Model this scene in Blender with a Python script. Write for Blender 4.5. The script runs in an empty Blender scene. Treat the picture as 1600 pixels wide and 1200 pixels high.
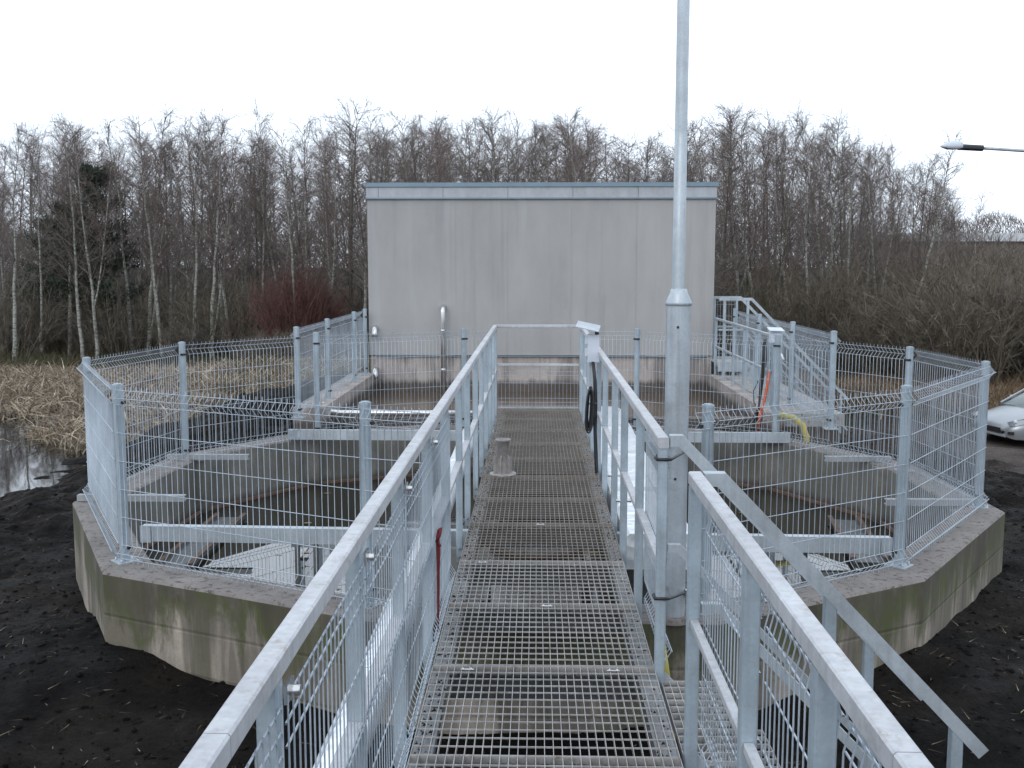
import bpy, math, random
import numpy as np
from mathutils import Vector, Matrix
random.seed(7); rng = np.random.default_rng(7)
S = bpy.context.scene; C = S.collection
V = Vector; PI = math.pi

# ------------------------------------------------------------------ camera, sky, sun, exposure
CAMZ = 2.1
cam_d = bpy.data.cameras.new('camera'); cam = bpy.data.objects.new('camera', cam_d); C.objects.link(cam)
S.camera = cam
cam.location = (0, 0, CAMZ)
PITCH, YAW = math.radians(6.6276), math.radians(1.3716)
cam.rotation_euler = (PI/2 - PITCH, 0, YAW)
cam_d.sensor_width = 36; cam_d.lens = 1618/1600*36; cam_d.clip_start = 0.05; cam_d.clip_end = 3000
S.render.resolution_x, S.render.resolution_y = 1024, 768
S.view_settings.view_transform = 'Standard'; S.view_settings.look = 'None'
S.view_settings.exposure = 0.0; S.view_settings.gamma = 1.0; S.view_settings.use_curve_mapping = False

W = bpy.data.worlds.new('World'); S.world = W; W.use_nodes = True
nt = W.node_tree; nt.nodes.clear()
sky = nt.nodes.new('ShaderNodeTexSky'); sky.sky_type = 'NISHITA'; sky.sun_disc = False
SUN_EL, SUN_AZ = math.radians(28), math.radians(200)
sky.sun_elevation = SUN_EL; sky.sun_rotation = SUN_AZ; sky.dust_density = 3; sky.air_density = 1
hs = nt.nodes.new('ShaderNodeHueSaturation'); hs.inputs['Saturation'].default_value = 0.45
mx = nt.nodes.new('ShaderNodeMix'); mx.data_type = 'RGBA'; mx.inputs[0].default_value = 0.86
mx.inputs[7].default_value = (15.2, 16.8, 19.0, 1)          # the overcast cloud sheet
bg = nt.nodes.new('ShaderNodeBackground'); bg.inputs[1].default_value = 0.098
wo = nt.nodes.new('ShaderNodeOutputWorld')
nt.links.new(sky.outputs[0], hs.inputs['Color']); nt.links.new(hs.outputs[0], mx.inputs[6])
nt.links.new(mx.outputs[2], bg.inputs[0]); nt.links.new(bg.outputs[0], wo.inputs[0])
sd = bpy.data.lights.new('sun', 'SUN'); sd.energy = 0.6; sd.angle = math.radians(25); sd.color = (1, .96, .9)
so = bpy.data.objects.new('sun', sd); C.objects.link(so)
so.rotation_euler = (PI/2 - SUN_EL, 0, PI - SUN_AZ)
S.cycles.max_bounces = 6; S.cycles.transparent_max_bounces = 4
S.cycles.sample_clamp_indirect = 8

# ------------------------------------------------------------------ helpers
class MB:
    def __init__(s): s.v = []; s.f = []; s.sm = []
    def add(s, vs, fs, smooth=False):
        n = len(s.v); s.v += [tuple(p) for p in vs]; s.f += [tuple(i+n for i in f) for f in fs]; s.sm += [smooth]*len(fs)
    def box(s, x0, x1, y0, y1, z0, z1):
        s.add([(x0,y0,z0),(x1,y0,z0),(x1,y1,z0),(x0,y1,z0),(x0,y0,z1),(x1,y0,z1),(x1,y1,z1),(x0,y1,z1)],
              [(0,3,2,1),(4,5,6,7),(0,1,5,4),(1,2,6,5),(2,3,7,6),(3,0,4,7)])
    def beam(s, p, q, w, h, up=(0,0,1), ch=None):
        p, q = V(p), V(q); d = (q-p).normalized(); u = V(up); a = d.cross(u).normalized(); u = a.cross(d).normalized()
        c = min(w, h)*.12 if ch is None else ch
        if c <= 0: sec = [(-w/2,-h/2),(w/2,-h/2),(w/2,h/2),(-w/2,h/2)]
        else: sec = [(-w/2+c,-h/2),(w/2-c,-h/2),(w/2,-h/2+c),(w/2,h/2-c),(w/2-c,h/2),(-w/2+c,h/2),(-w/2,h/2-c),(-w/2,-h/2+c)]
        n = len(sec); vs = [p+a*x+u*y for x,y in sec]+[q+a*x+u*y for x,y in sec]
        fs = [(i,(i+1)%n,(i+1)%n+n,i+n) for i in range(n)]+[tuple(range(n))[::-1], tuple(range(n,2*n))]
        s.add(vs, fs)
    def prism(s, pts, z0, z1):
        n = len(pts); s.add([(x,y,z0) for x,y in pts]+[(x,y,z1) for x,y in pts],
            [(i,(i+1)%n,(i+1)%n+n,i+n) for i in range(n)]+[tuple(range(n))[::-1], tuple(range(n,2*n))])
    def tube(s, pts, r, n=6, smooth=True, caps=True):
        pts = [V(p) for p in pts]; m = len(pts)
        rs = r if isinstance(r, (list, tuple)) else [r]*m
        d0 = (pts[1]-pts[0]).normalized(); a = d0.orthogonal().normalized(); vs = []
        for i, p in enumerate(pts):
            d = (pts[min(i+1,m-1)]-pts[max(i-1,0)]).normalized()
            a = (a - d*a.dot(d)).normalized(); b = d.cross(a)
            for k in range(n):
                t = 2*PI*k/n; vs.append(p+(a*math.cos(t)+b*math.sin(t))*rs[i])
        fs = [(i*n+k, i*n+(k+1)%n, (i+1)*n+(k+1)%n, (i+1)*n+k) for i in range(m-1) for k in range(n)]
        s.add(vs, fs, smooth)
        if caps: s.f += [tuple(len(s.v)-m*n+k for k in range(n))[::-1], tuple(len(s.v)-n+k for k in range(n))]; s.sm += [False, False]
    def lathe(s, prof, cx, cy, n=24, smooth=True):      # prof [(r,z)]
        m = len(prof); vs = [(cx+r*math.cos(2*PI*k/n), cy+r*math.sin(2*PI*k/n), z) for r, z in prof for k in range(n)]
        fs = [(i*n+k, i*n+(k+1)%n, (i+1)*n+(k+1)%n, (i+1)*n+k) for i in range(m-1) for k in range(n)]
        s.add(vs, fs, smooth)
    def build(s, name, mat, parent=None, origin=None, kind=None, label=None):
        if origin is None: origin = ORG.get(parent.name, (0,0,0)) if parent else (0,0,0)
        me = bpy.data.meshes.new(name)
        o_ = origin; vs = s.v if o_ == (0,0,0) else [(x-o_[0], y-o_[1], z-o_[2]) for x,y,z in s.v]
        me.from_pydata(vs, [], s.f)
        me.polygons.foreach_set('use_smooth', s.sm); me.materials.append(mat); me.update()
        o = bpy.data.objects.new(name, me); C.objects.link(o)
        if parent: o.parent = parent; ORG[o.name] = o_
        if kind: o['kind'] = kind
        if label: o['label'] = label
        return o
ORG = {}
def tag(o, label, cat, group=None, kind=None):
    if label: o['label'] = label
    if cat: o['category'] = cat
    if group: o['group'] = group
    if kind: o['kind'] = kind
    return o
def thing(name, label, cat, loc=(0,0,0), group=None):
    o = bpy.data.objects.new(name, None); C.objects.link(o); o.location = loc; o.empty_display_size = .2
    ORG[o.name] = tuple(loc); return tag(o, label, cat, group)
def dup(root, loc, rz=0, sc=1, label=None, group=None):
    r = root.copy(); C.objects.link(r); r.location = loc; r.rotation_euler = (0,0,rz)
    r.scale = sc if isinstance(sc, tuple) else (sc,)*3
    if label: r['label'] = label
    if group: r['group'] = group
    for ch in root.children:
        c = ch.copy(); C.objects.link(c); c.parent = r
    return r

# ------------------------------------------------------------------ materials
def new_mat(name):
    m = bpy.data.materials.new(name); m.use_nodes = True; t = m.node_tree; return m, t, t.nodes['Principled BSDF']
def N(t, ty, **kw):
    n = t.nodes.new(ty)
    for k, v in kw.items(): setattr(n, k, v)
    return n
def coords(t, scale=(1,1,1)):
    tc = N(t, 'ShaderNodeTexCoord'); g = N(t, 'ShaderNodeNewGeometry'); mp = N(t, 'ShaderNodeMapping'); mp.inputs['Scale'].default_value = scale
    t.links.new(g.outputs['Position'], mp.inputs[0]); return mp.outputs[0]
def noise(t, sc, detail=4, rough=.6, scale=(1,1,1), dist=0, obj=False):
    n = N(t, 'ShaderNodeTexNoise'); n.inputs['Scale'].default_value = sc; n.inputs['Detail'].default_value = detail
    n.inputs['Roughness'].default_value = rough; n.inputs['Distortion'].default_value = dist
    if obj:
        tc = N(t, 'ShaderNodeTexCoord'); t.links.new(tc.outputs['Object'], n.inputs[0])
    else: t.links.new(coords(t, scale), n.inputs[0])
    return n.outputs[0]
def ramp(t, src, stops):
    r = N(t, 'ShaderNodeValToRGB'); e = r.color_ramp.elements
    while len(e) < len(stops): e.new(.5)
    for i, (p, c) in enumerate(stops):
        e[i].position = p; e[i].color = (*c, 1) if isinstance(c, (tuple, list)) else (c, c, c, 1)
    t.links.new(src, r.inputs[0]); return r.outputs[0]
def mix(t, fac, a, b, mode='MIX'):
    m = N(t, 'ShaderNodeMix', data_type='RGBA', blend_type=mode)
    for i, x in ((0, fac), (6, a), (7, b)):
        if isinstance(x, (float, int)): m.inputs[i].default_value = x if i == 0 else (x, x, x, 1)
        elif isinstance(x, tuple): m.inputs[i].default_value = (*x, 1)
        else: t.links.new(x, m.inputs[i])
    return m.outputs[2]
def bump(t, b, h, st=.3, d=.01):
    n = N(t, 'ShaderNodeBump'); n.inputs['Strength'].default_value = st; n.inputs['Distance'].default_value = d
    t.links.new(h, n.inputs['Height']); t.links.new(n.outputs[0], b.inputs['Normal']); return n
def zval(t):
    g = N(t, 'ShaderNodeNewGeometry'); s = N(t, 'ShaderNodeSeparateXYZ'); t.links.new(g.outputs['Position'], s.inputs[0]); return s
def math_(t, op, a, b=None, c=None, clamp=False):
    m = N(t, 'ShaderNodeMath', operation=op, use_clamp=clamp)
    for i, x in enumerate((a, b, c)):
        if x is None: continue
        if isinstance(x, (int, float)): m.inputs[i].default_value = x
        else: t.links.new(x, m.inputs[i])
    return m.outputs[0]
def mrange(t, v, a, b, c=0, d=1):
    m = N(t, 'ShaderNodeMapRange'); t.links.new(v, m.inputs[0])
    for i, x in enumerate((a, b, c, d)): m.inputs[i+1].default_value = x
    return m.outputs[0]

def galv(name, base=(.40,.445,.48), dirt=.0, metal=.35, rough=.42):
    m, t, b = new_mat(name)
    vo = N(t, 'ShaderNodeTexVoronoi'); vo.inputs['Scale'].default_value = 95; t.links.new(coords(t), vo.inputs[0])
    sp = ramp(t, vo.outputs['Color'], [(0, .93), (1, 1.05)])
    n1 = ramp(t, noise(t, 3.2, 5, .65), [(.3, .80), (.7, 1.12)])
    col = mix(t, 1.0, mix(t, 1.0, base, sp, 'MULTIPLY'), n1, 'MULTIPLY')
    n2 = ramp(t, noise(t, 11, 7, .75), [(.55, 0.), (.72, 1.)])
    col = mix(t, math_(t, 'MULTIPLY', n2, .35+dirt), col, (.26,.22,.18))
    streak = ramp(t, noise(t, 30, 2, .5, (1, 1, .05)), [(.45, 1.0), (.75, .82)])
    col = mix(t, 1.0, col, streak, 'MULTIPLY')
    t.links.new(col, b.inputs['Base Color']); b.inputs['Metallic'].default_value = metal
    t.links.new(mrange(t, noise(t, 9, 3), .3, .7, rough-.08, rough+.16), b.inputs['Roughness'])
    bump(t, b, noise(t, 60, 3), .15, .002)
    return m
M_GALV = galv('galvanised_steel')
M_POST = galv('galvanised_post', (.36,.425,.475))
M_RAIL = galv('galvanised_rail', (.455,.465,.485), .5, .25, .5)
M_WIRE = galv('galvanised_wire', (.43,.49,.55), 0, .3, .4)
M_MUDGALV = galv('muddy_steel', (.30,.32,.34), .6, .2, .55)
M_GRATE = galv('grating_steel', (.42,.41,.395), .8, .25, .5)
M_GRATE_D = galv('muddy_grating_steel', (.27,.245,.22), 1.0, .15, .6)
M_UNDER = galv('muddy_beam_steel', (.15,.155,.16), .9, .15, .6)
def simple(name, col, rough=.6, metal=0, nsc=20, var=.25, bmp=.1, spec=None):
    m, t, b = new_mat(name)
    c = mix(t, 1.0, tuple(col), ramp(t, noise(t, nsc, 5, .65), [(.3, 1-var), (.7, 1+var)]), 'MULTIPLY')
    t.links.new(c, b.inputs['Base Color']); b.inputs['Roughness'].default_value = rough; b.inputs['Metallic'].default_value = metal
    if bmp: bump(t, b, noise(t, nsc*3, 4), bmp, .004)
    if spec is not None: b.inputs['Specular IOR Level'].default_value = spec
    return m
M_BLACK = simple('black_rubber', (.015,.015,.017), .45, 0, 30, .2, .05)
M_STUB = simple('dull_brown_grey_steel', (.29,.27,.26), .6, .2, 14, .3, .1)
M_TROUGH = simple('stained_trough_steel', (.11,.115,.115), .55, .1, 14, .35, .1)
M_RUST = simple('rusty_steel', (.105,.068,.050), .85, 0, 25, .45, .3)
M_RED = simple('red_webbing', (.15,.016,.018), .8, 0, 60, .25, .2)
M_YEL = simple('yellow_hose', (.42,.36,.08), .5, 0, 50, .12, .05)
M_ORANGE = simple('orange_hose', (.62,.13,.05), .5, 0, 20, .15, .05)
M_WHITEBOX = simple('white_enamel', (.50,.54,.60), .45, 0, 6, .06, .02)
M_STAINLESS = simple('stainless_pipe', (.60,.60,.60), .28, .9, 8, .1, .03)
M_FOIL, t_, b_ = new_mat('aluminium_cladding')
b_.inputs['Base Color'].default_value = (.80,.83,.86,1); b_.inputs['Metallic'].default_value = .55; b_.inputs['Roughness'].default_value = .35
vo_ = N(t_, 'ShaderNodeTexVoronoi', feature='F1'); vo_.inputs['Scale'].default_value = 14
t_.links.new(coords(t_), vo_.inputs[0]); bump(t_, b_, vo_.outputs[0], .4, .02)
M_WOOD = simple('wet_board', (.05,.04,.03), .6, 0, 12, .4, .2)

def concrete(name, base, green=0, top_dark=0, streaks=.3, boards=False, speck=.0, base_stain=None, wash=None):
    m, t, b = new_mat(name); z = zval(t).outputs[2]
    col = mix(t, 1.0, tuple(base), ramp(t, noise(t, 2.3, 6, .65), [(.28, .68), (.72, 1.2)]), 'MULTIPLY')
    col = mix(t, 1.0, col, ramp(t, noise(t, 45, 4, .7), [(.3, .86), (.7, 1.1)]), 'MULTIPLY')
    st = ramp(t, noise(t, 3.6, 5, .65, (1.0, 1.0, .14), .4), [(.46, 0.), (.58, 1.)])
    if streaks: col = mix(t, math_(t, 'MULTIPLY', st, streaks), col, tuple(x*.35 for x in base))
    if top_dark:
        zz = math_(t, 'ADD', z, math_(t, 'MULTIPLY', math_(t, 'SUBTRACT', noise(t, 2.6, 6, .72, (1,1,.22), .5), .5), 1.6))
        dk = math_(t, 'MULTIPLY', mrange(t, zz, -.42, -.16), ramp(t, noise(t, 2.1, 6, .75, (1,1,.5)), [(.36, .62), (.6, 1.)]))
        col = mix(t, math_(t, 'MULTIPLY', dk, top_dark), col, (.044,.040,.026))
        band = math_(t, 'MULTIPLY', mrange(t, zz, -.40, -.26), mrange(t, zz, -.06, -.2))
        cl_ = ramp(t, noise(t, 1.9, 5, .7, (1,1,.07), .25), [(.47, 0.), (.57, 1.)]); col = mix(t, math_(t, 'MULTIPLY', cl_, .72), col, (.062,.058,.036))
        gn = ramp(t, noise(t, 5.5, 6, .75), [(.36, 0.), (.60, 1.)])
        col = mix(t, math_(t, 'MULTIPLY', math_(t, 'MULTIPLY', band, gn), green*.85), col, (.058,.072,.020))
    elif green:
        gn = ramp(t, noise(t, 3.5, 6, .75), [(.48, 0.), (.66, 1.)]); col = mix(t, math_(t, 'MULTIPLY', gn, green), col, (.075,.08,.035))
    if speck:
        sp = ramp(t, noise(t, 17, 8, .75), [(.53, 0.), (.60, 1.)]); col = mix(t, math_(t, 'MULTIPLY', sp, speck), col, (.05,.038,.03))
    if base_stain is not None:
        zz = math_(t, 'ADD', z, math_(t, 'MULTIPLY', math_(t, 'SUBTRACT', noise(t, 9, 5, .7, (1,1,.15)), .5), .16))
        col = mix(t, math_(t, 'MULTIPLY', mrange(t, zz, base_stain+.06, base_stain-.03), .85), col, (.045,.035,.028))
    h = noise(t, 35, 6, .7)
    if boards:
        w = N(t, 'ShaderNodeTexWave', wave_type='BANDS', bands_direction='Z'); w.inputs['Scale'].default_value = 1.05; w.inputs['Distortion'].default_value = .35
        w.inputs['Detail'].default_value = 1; w.inputs['Detail Scale'].default_value = .6
        t.links.new(coords(t), w.inputs[0]); ln = ramp(t, w.outputs['Fac'], [(0, 0.), (.022, 1.)])
        col = mix(t, 1.0, col, ramp(t, w.outputs['Fac'], [(0, .80), (.010, 1.)]), 'MULTIPLY')
        h = math_(t, 'ADD', math_(t, 'MULTIPLY', h, .35), ln)
    t.links.new(col, b.inputs['Base Color']); b.inputs['Roughness'].default_value = .88
    bump(t, b, h, .45, .008); return m
M_CWALL = concrete('tank_concrete_outside', (.31,.27,.225), green=.95, top_dark=.95, streaks=.75, boards=True)
M_CTOP = concrete('tank_concrete_top', (.185,.168,.158), streaks=0, speck=.9)
M_CIN = concrete('tank_concrete_inside', (.17,.163,.148), green=.25, streaks=.5, base_stain=-.55)
M_CBASE = concrete('basin_concrete', (.38,.335,.31), streaks=.5, base_stain=.10, speck=.15)
M_CFND = concrete('foundation_concrete', (.40,.355,.33), streaks=.75, base_stain=.12)
M_CDECK = concrete('deck_concrete', (.32,.31,.30), streaks=0, speck=.5)
m, t, b = new_mat('facade_aggregate')           # washed aggregate wall panels
oi = N(t, 'ShaderNodeObjectInfo')
c0 = mix(t, oi.outputs['Random'], (.312,.308,.303), (.330,.327,.323))
c0 = mix(t, 1.0, c0, ramp(t, noise(t, 150, 3, .8), [(.3, .78), (.7, 1.2)]), 'MULTIPLY')
c0 = mix(t, 1.0, c0, ramp(t, noise(t, 1.1, 5, .6, (1.6,1,.5)), [(.3, .88), (.7, 1.1)]), 'MULTIPLY')
c0 = mix(t, math_(t, 'MULTIPLY', ramp(t, noise(t, 3.2, 4, .6, (1,1,.04)), [(.56, 0.), (.66, 1.)]), .28), c0, (.38,.40,.43))
c0 = mix(t, math_(t, 'MULTIPLY', ramp(t, noise(t, 2.2, 7, .75), [(.44, 0.), (.66, 1.)]), .4), c0, (.35,.345,.34))
c0 = mix(t, math_(t, 'MULTIPLY', ramp(t, noise(t, 4.2, 3, .6, (1.3,1,.05)), [(.55, 0.), (.7, 1.)]), .25), c0, (.20,.195,.19))
t.links.new(c0, b.inputs['Base Color']); b.inputs['Roughness'].default_value = .9; bump(t, b, noise(t, 120, 3), .5, .006); M_FACADE = m
m, t, b = new_mat('parapet_band')
c0 = mix(t, 1.0, (.36,.385,.41), ramp(t, noise(t, 5, 6, .7, (1,1,.6)), [(.3, .82), (.7, 1.08)]), 'MULTIPLY')
c0 = mix(t, math_(t, 'MULTIPLY', ramp(t, noise(t, 2.6, 5, .7), [(.52, 0.), (.68, 1.)]), .35), c0, (.22,.20,.18))
t.links.new(c0, b.inputs['Base Color']); b.inputs['Roughness'].default_value = .6; M_BAND = m
M_CAP = simple('blue_grey_flashing', (.16,.225,.275), .45, .2, 4, .1, 0)

def water(name, col, ior, rough, ripple, scl=(1,1,1), leaves=False, vein=0):
    m, t, b = new_mat(name); b.inputs['Roughness'].default_value = rough; b.inputs['IOR'].default_value = ior
    b.inputs['Base Color'].default_value = (*col, 1)
    h = noise(t, 3.0, 3, .5, scl)
    bump(t, b, h, ripple, .02)
    if vein:
        vo = N(t, 'ShaderNodeTexVoronoi', feature='DISTANCE_TO_EDGE'); vo.inputs['Scale'].default_value = 1.7
        nn = N(t, 'ShaderNodeTexNoise'); nn.inputs['Scale'].default_value = 2.5; t.links.new(coords(t), nn.inputs[0])
        mp = mix(t, .25, coords(t), nn.outputs['Color']); t.links.new(mp, vo.inputs[0])
        ln = ramp(t, vo.outputs[0], [(0, 1.), (.006, 0.)])
        br = math_(t, 'MULTIPLY', ln, ramp(t, noise(t, 1.2, 2), [(.45, 0.), (.55, vein)]))
        t.links.new(mix(t, br, tuple(col), (.10,.08,.06)), b.inputs['Base Color'])
    return m
M_TANKW = water('tank_water', (.014,.013,.008), 2.3, .01, .004, vein=.5)
M_BASINW = water('basin_water', (.10,.075,.055), 1.33, .12, .05)
M_PONDW = water('pond_water', (.012,.012,.010), 1.75, .03, .035, (.7,.35,1))

def attr_mat(name, rough=.9, bsc=30, bst=.4, bd=.02, detail=None, wet=None, sp=.25):
    m, t, b = new_mat(name); a = N(t, 'ShaderNodeAttribute'); a.attribute_name = 'col'
    c = mix(t, 1.0, a.outputs['Color'], ramp(t, noise(t, bsc*.5, 6, .75), [(.3, .55), (.7, 1.5)]), 'MULTIPLY')
    c = mix(t, 1.0, c, ramp(t, noise(t, 1.3, 4, .6), [(.3, .75), (.7, 1.25)]), 'MULTIPLY')
    t.links.new(c, b.inputs['Base Color'])
    if wet:
        t.links.new(mrange(t, noise(t, 2.2, 5, .7), .40, .62, wet, rough), b.inputs['Roughness'])
    else: b.inputs['Roughness'].default_value = rough
    b.inputs['Specular IOR Level'].default_value = sp
    bump(t, b, math_(t, 'ADD', noise(t, bsc, 8, .8), math_(t, 'MULTIPLY', noise(t, bsc*.28, 4, .7), 1.5)), bst, bd); return m
M_GROUND = attr_mat('soil', .95, 34, 1.0, .07, wet=.60, sp=.10)
M_PLANT = attr_mat('dry_plant', .8, 40, 0, .01)
M_TWIG = simple('bare_twigs', (.142,.124,.112), .85, 0, 2.0, .3, 0, .2)
M_TWIG2 = simple('bare_twigs_reddish', (.158,.126,.115), .85, 0, 2.0, .3, 0, .2)
M_BUSHTW = simple('bush_twigs', (.125,.108,.084), .85, 0, 2.0, .35, 0, .2)
M_REDTW = simple('red_bush_twigs', (.108,.056,.049), .8, 0, 3.0, .3, 0, .2)
M_NEEDLE = simple('pine_needles', (.042,.052,.038), .7, 0, 3.0, .4, 0, .3)
M_TRUNKD = simple('dark_bark', (.085,.075,.062), .9, 0, 6.0, .4, .2, .2)
m, t, b = new_mat('birch_bark')
c0 = mix(t, ramp(t, noise(t, 5, 6, .7, (1,1,2.5)), [(.42, 0.), (.60, 1.)]), (.33,.33,.30), (.10,.10,.08))
c0 = mix(t, ramp(t, zval(t).outputs[2], [(0, 0.), (.01, 0.)]), c0, c0)
t.links.new(c0, b.inputs['Base Color']); b.inputs['Roughness'].default_value = .85; M_BIRCH = m

# ------------------------------------------------------------------ ground sheet
TANK = [(-2.97,6.83),(-4.12,8.92),(-4.02,11.15),(-2.98,12.75),(-1.1,13.62),(1.35,13.62),(3.05,12.6),(3.98,10.85),(4.0,8.75),(2.60,6.80),(1.1,5.93),(-1.0,5.93)]
def offset_poly(P, d):                     # inward offset of a convex polygon (either winding)
    n = len(P); cx = sum(p[0] for p in P)/n; cy = sum(p[1] for p in P)/n; L = []
    for i in range(n):
        a, b = V(P[i]), V(P[(i+1)%n]); e = (b-a).normalized(); nn = V((-e.y, e.x))
        if nn.dot(V((cx,cy))-a) < 0: nn = -nn
        L.append((a+nn*d, e))
    out = []
    for i in range(n):
        (a, e), (b, f) = L[i-1], L[i]
        den = e.x*f.y-e.y*f.x; s = ((b.x-a.x)*f.y-(b.y-a.y)*f.x)/den; out.append(tuple(a+e*s))
    return out
TIN = offset_poly(TANK, .34); TMID = offset_poly(TANK, .17)
def inside(P, X, Y):
    r = np.ones_like(X, bool); n = len(P); cx = sum(p[0] for p in P)/n; cy = sum(p[1] for p in P)/n
    for i in range(n):
        ax, ay = P[i]; bx, by = P[(i+1)%n]; s = (bx-ax)*(cy-ay)-(by-ay)*(cx-ax)
        r &= ((bx-ax)*(Y-ay)-(by-ay)*(X-ax))*s > 0
    return r
CP = [(-3,6.6,-.47),(-4.2,8.8,-.69),(-2,6.2,-.6),(-1.2,5.8,-.64),(0,5.7,-.7),(2.6,6.6,-.46),(4.1,8.7,-.53),(4.1,10.2,-.5),(2.2,6.4,-.56),(1.2,5.7,-.62),
      (0,3,-.8),(0,0,-.9),(-3,3,-.95),(-4,0,-1.1),(-6,6,-1.0),(-8,10,-1.25),(-5.5,9,-.85),(-8,13,-1.33),(-8.2,15.4,-1.47),(-8.4,17,-1.47),(-8.8,19.6,-1.5),(-5,12,-.75),(-6.5,14,-.95),(-6,17,-.8),
      (-4.4,13,-.35),(-3.6,16,-.12),(-4.2,20,-.1),(-5.5,20,-.5),(-3.6,24,-.6),(-7,24,-1.2),(-12,14,-1.9),(-12,18,-1.9),(-10,16,-1.8),(-20,14,-2),(-20,20,-1.9),(-14,8,-1.7),(-13,22,-1.75),
      (-11,26,-1.4),(-16,27,-1.45),(-22,28,-1.5),(-17,32,-1.6),(-7,30,-1.2),(-12,36,-1.75),(-12,42,-2.2),(-18,37,-1.75),(-18,45,-2.3),(-30,38,-1.8),(-30,46,-2.3),(0,30,-1.1),(0,24,-.8),(0,40,-2.0),(-40,50,-2.3),(0,60,-2.35),
      (3,3,-.75),(5,5,-.75),(4.5,7.5,-.55),(5.0,9.5,-.45),(5.3,10.8,-.55),(4.3,12,-.4),(6.6,9,-1.0),(6.5,12,-1.05),(5,15,-.9),(5.5,18,-1.1),(9,14,-1.5),(9,18,-1.72),(10,22,-2.0),(9,26,-2.15),(13,22,-2.1),(12,25.5,-2.38),(13.5,27,-2.42),(14,16,-1.6),(9,6,-1.3),
      (8,30,-1.95),(13,36,-2.35),(14,31,-2.4),(22,32,-2.3),(14,44,-2.25),(14,55,-2.35),(40,44,-2.3),(40,80,-2.4),(-40,80,-2.4),(0,100,-2.4),(-20,60,-2.35),(20,70,-2.35),(30,10,-1.5),(-30,0,-1.9),(8,0,-1.1),(30,-10,-1.5),(4,24,-1.2),(3.9,17,-.5),(3.9,14,-.35)]
CPn = np.array(CP)
def ground_h(X, Y):
    X = np.asarray(X, float); Y = np.asarray(Y, float); w = 0; zz = 0
    for x, y, z in CP:
        d2 = (X-x)**2+(Y-y)**2+.05; k = d2**-1.7; w = w+k; zz = zz+k*z
    return zz/w
def value_noise(X, Y, sc, seed):
    r = np.random.default_rng(seed); T = r.random((256, 256)); x = X*sc; y = Y*sc
    xi = np.floor(x).astype(int); yi = np.floor(y).astype(int); fx = x-xi; fy = y-yi
    fx = fx*fx*(3-2*fx); fy = fy*fy*(3-2*fy); g = lambda a, b: T[a & 255, b & 255]
    return (g(xi,yi)*(1-fx)+g(xi+1,yi)*fx)*(1-fy)+(g(xi,yi+1)*(1-fx)+g(xi+1,yi+1)*fx)*fy - .5
def road_mask(X, Y):
    edge = 5.9 + .28*(Y-9) + value_noise(X, Y, .5, 3)*1.2
    edge = np.where(Y > 20, 5.9+.28*11-.15*(Y-20)+value_noise(X, Y, .5, 3)*1.5, edge)
    return np.clip((X-edge)/.5, 0, 1)*np.clip((31-Y+value_noise(X, Y, .4, 5)*2)/1.5, 0, 1)
def full_h(X, Y):
    z = ground_h(X, Y)
    sh = np.interp(Y, [0,15.4,16.9,19.6,21,24], [-8.9,-8.25,-8.35,-8.8,-9.2,-10]); cap = -1.46+.26*(X-sh)
    z = np.where(Y < 24, np.minimum(z, np.maximum(cap, -2.2)), z)
    rm = road_mask(X, Y)
    near = np.clip((40-np.hypot(X, Y-8))/10, 0.15, 1)
    near = near*np.where(Y < 24, np.clip((X-sh)*1.2+.15, .1, 1), 1)
    amp = (1-.8*rm)*near*np.clip((np.hypot(X, Y-9.7)-4.1)/1.6, .3, 1)
    bil = np.abs(value_noise(X, Y, 1.9, 15))*2
    z = z + amp*(value_noise(X, Y, .45, 11)*.16 + value_noise(X, Y, 1.3, 12)*.14 + (bil-.5)*.10 + value_noise(X, Y, 3.1, 13)*.10 + np.abs(value_noise(X, Y, 5.3, 18))*.10 + value_noise(X, Y, 9, 14)*.05)
    z = z + rm*value_noise(X, Y, 1.6, 17)*.03
    return z
def axis(lo, hi, d, far, g=1.16):
    a = list(np.arange(lo, hi+1e-6, d)); s = d
    while a[-1] < far: s *= g; a.append(a[-1]+s)
    s = d
    while a[0] > -far: s *= g; a.insert(0, a[0]-s)
    return np.array(a)
gx = axis(-9.5, 9.5, .075, 900); gy = axis(1.0, 19, .075, 900)
GX, GY = np.meshgrid(gx, gy); Z = full_h(GX, GY)
hole = inside(TMID, GX, GY) | ((np.abs(GX-.05) < 2.95) & (GY > 13) & (GY < 17.45))
Z = np.where(hole, -1.75, Z)
nx, ny = len(gx), len(gy)
me = bpy.data.meshes.new('ground'); me.vertices.add(nx*ny)
co = np.stack([GX, GY, Z], -1).reshape(-1, 3); me.vertices.foreach_set('co', co.ravel())
ii = (np.arange(ny-1)[:, None]*nx+np.arange(nx-1)[None]).ravel()
quads = np.stack([ii, ii+1, ii+nx+1, ii+nx], -1)
me.loops.add(quads.size); me.loops.foreach_set('vertex_index', quads.ravel())
me.polygons.add(len(quads)); me.polygons.foreach_set('loop_start', np.arange(len(quads))*4); me.polygons.foreach_set('loop_total', np.full(len(quads), 4))
me.polygons.foreach_set('use_smooth', np.ones(len(quads), bool)); me.update(); me.validate()
rm = road_mask(GX, GY)[..., None]
peat = np.array([.0085,.0074,.0070]); road = np.array([.105,.088,.078]); floor_ = np.array([.045,.042,.025]); grass = np.array([.05,.045,.025])
col = np.broadcast_to(peat, GX.shape+(3,)).copy()
fm = np.clip((GY-25+value_noise(GX, GY, .3, 21)*6)/4, 0, 1)[..., None]; col = col*(1-fm)+floor_*fm
gm = (np.clip((GY-27)/3, 0, 1)*np.clip((60-GY)/6, 0, 1)*np.clip(value_noise(GX, GY, .35, 22)*3+.5, 0, 1))[..., None]; col = col*(1-gm)+grass*gm
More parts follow.
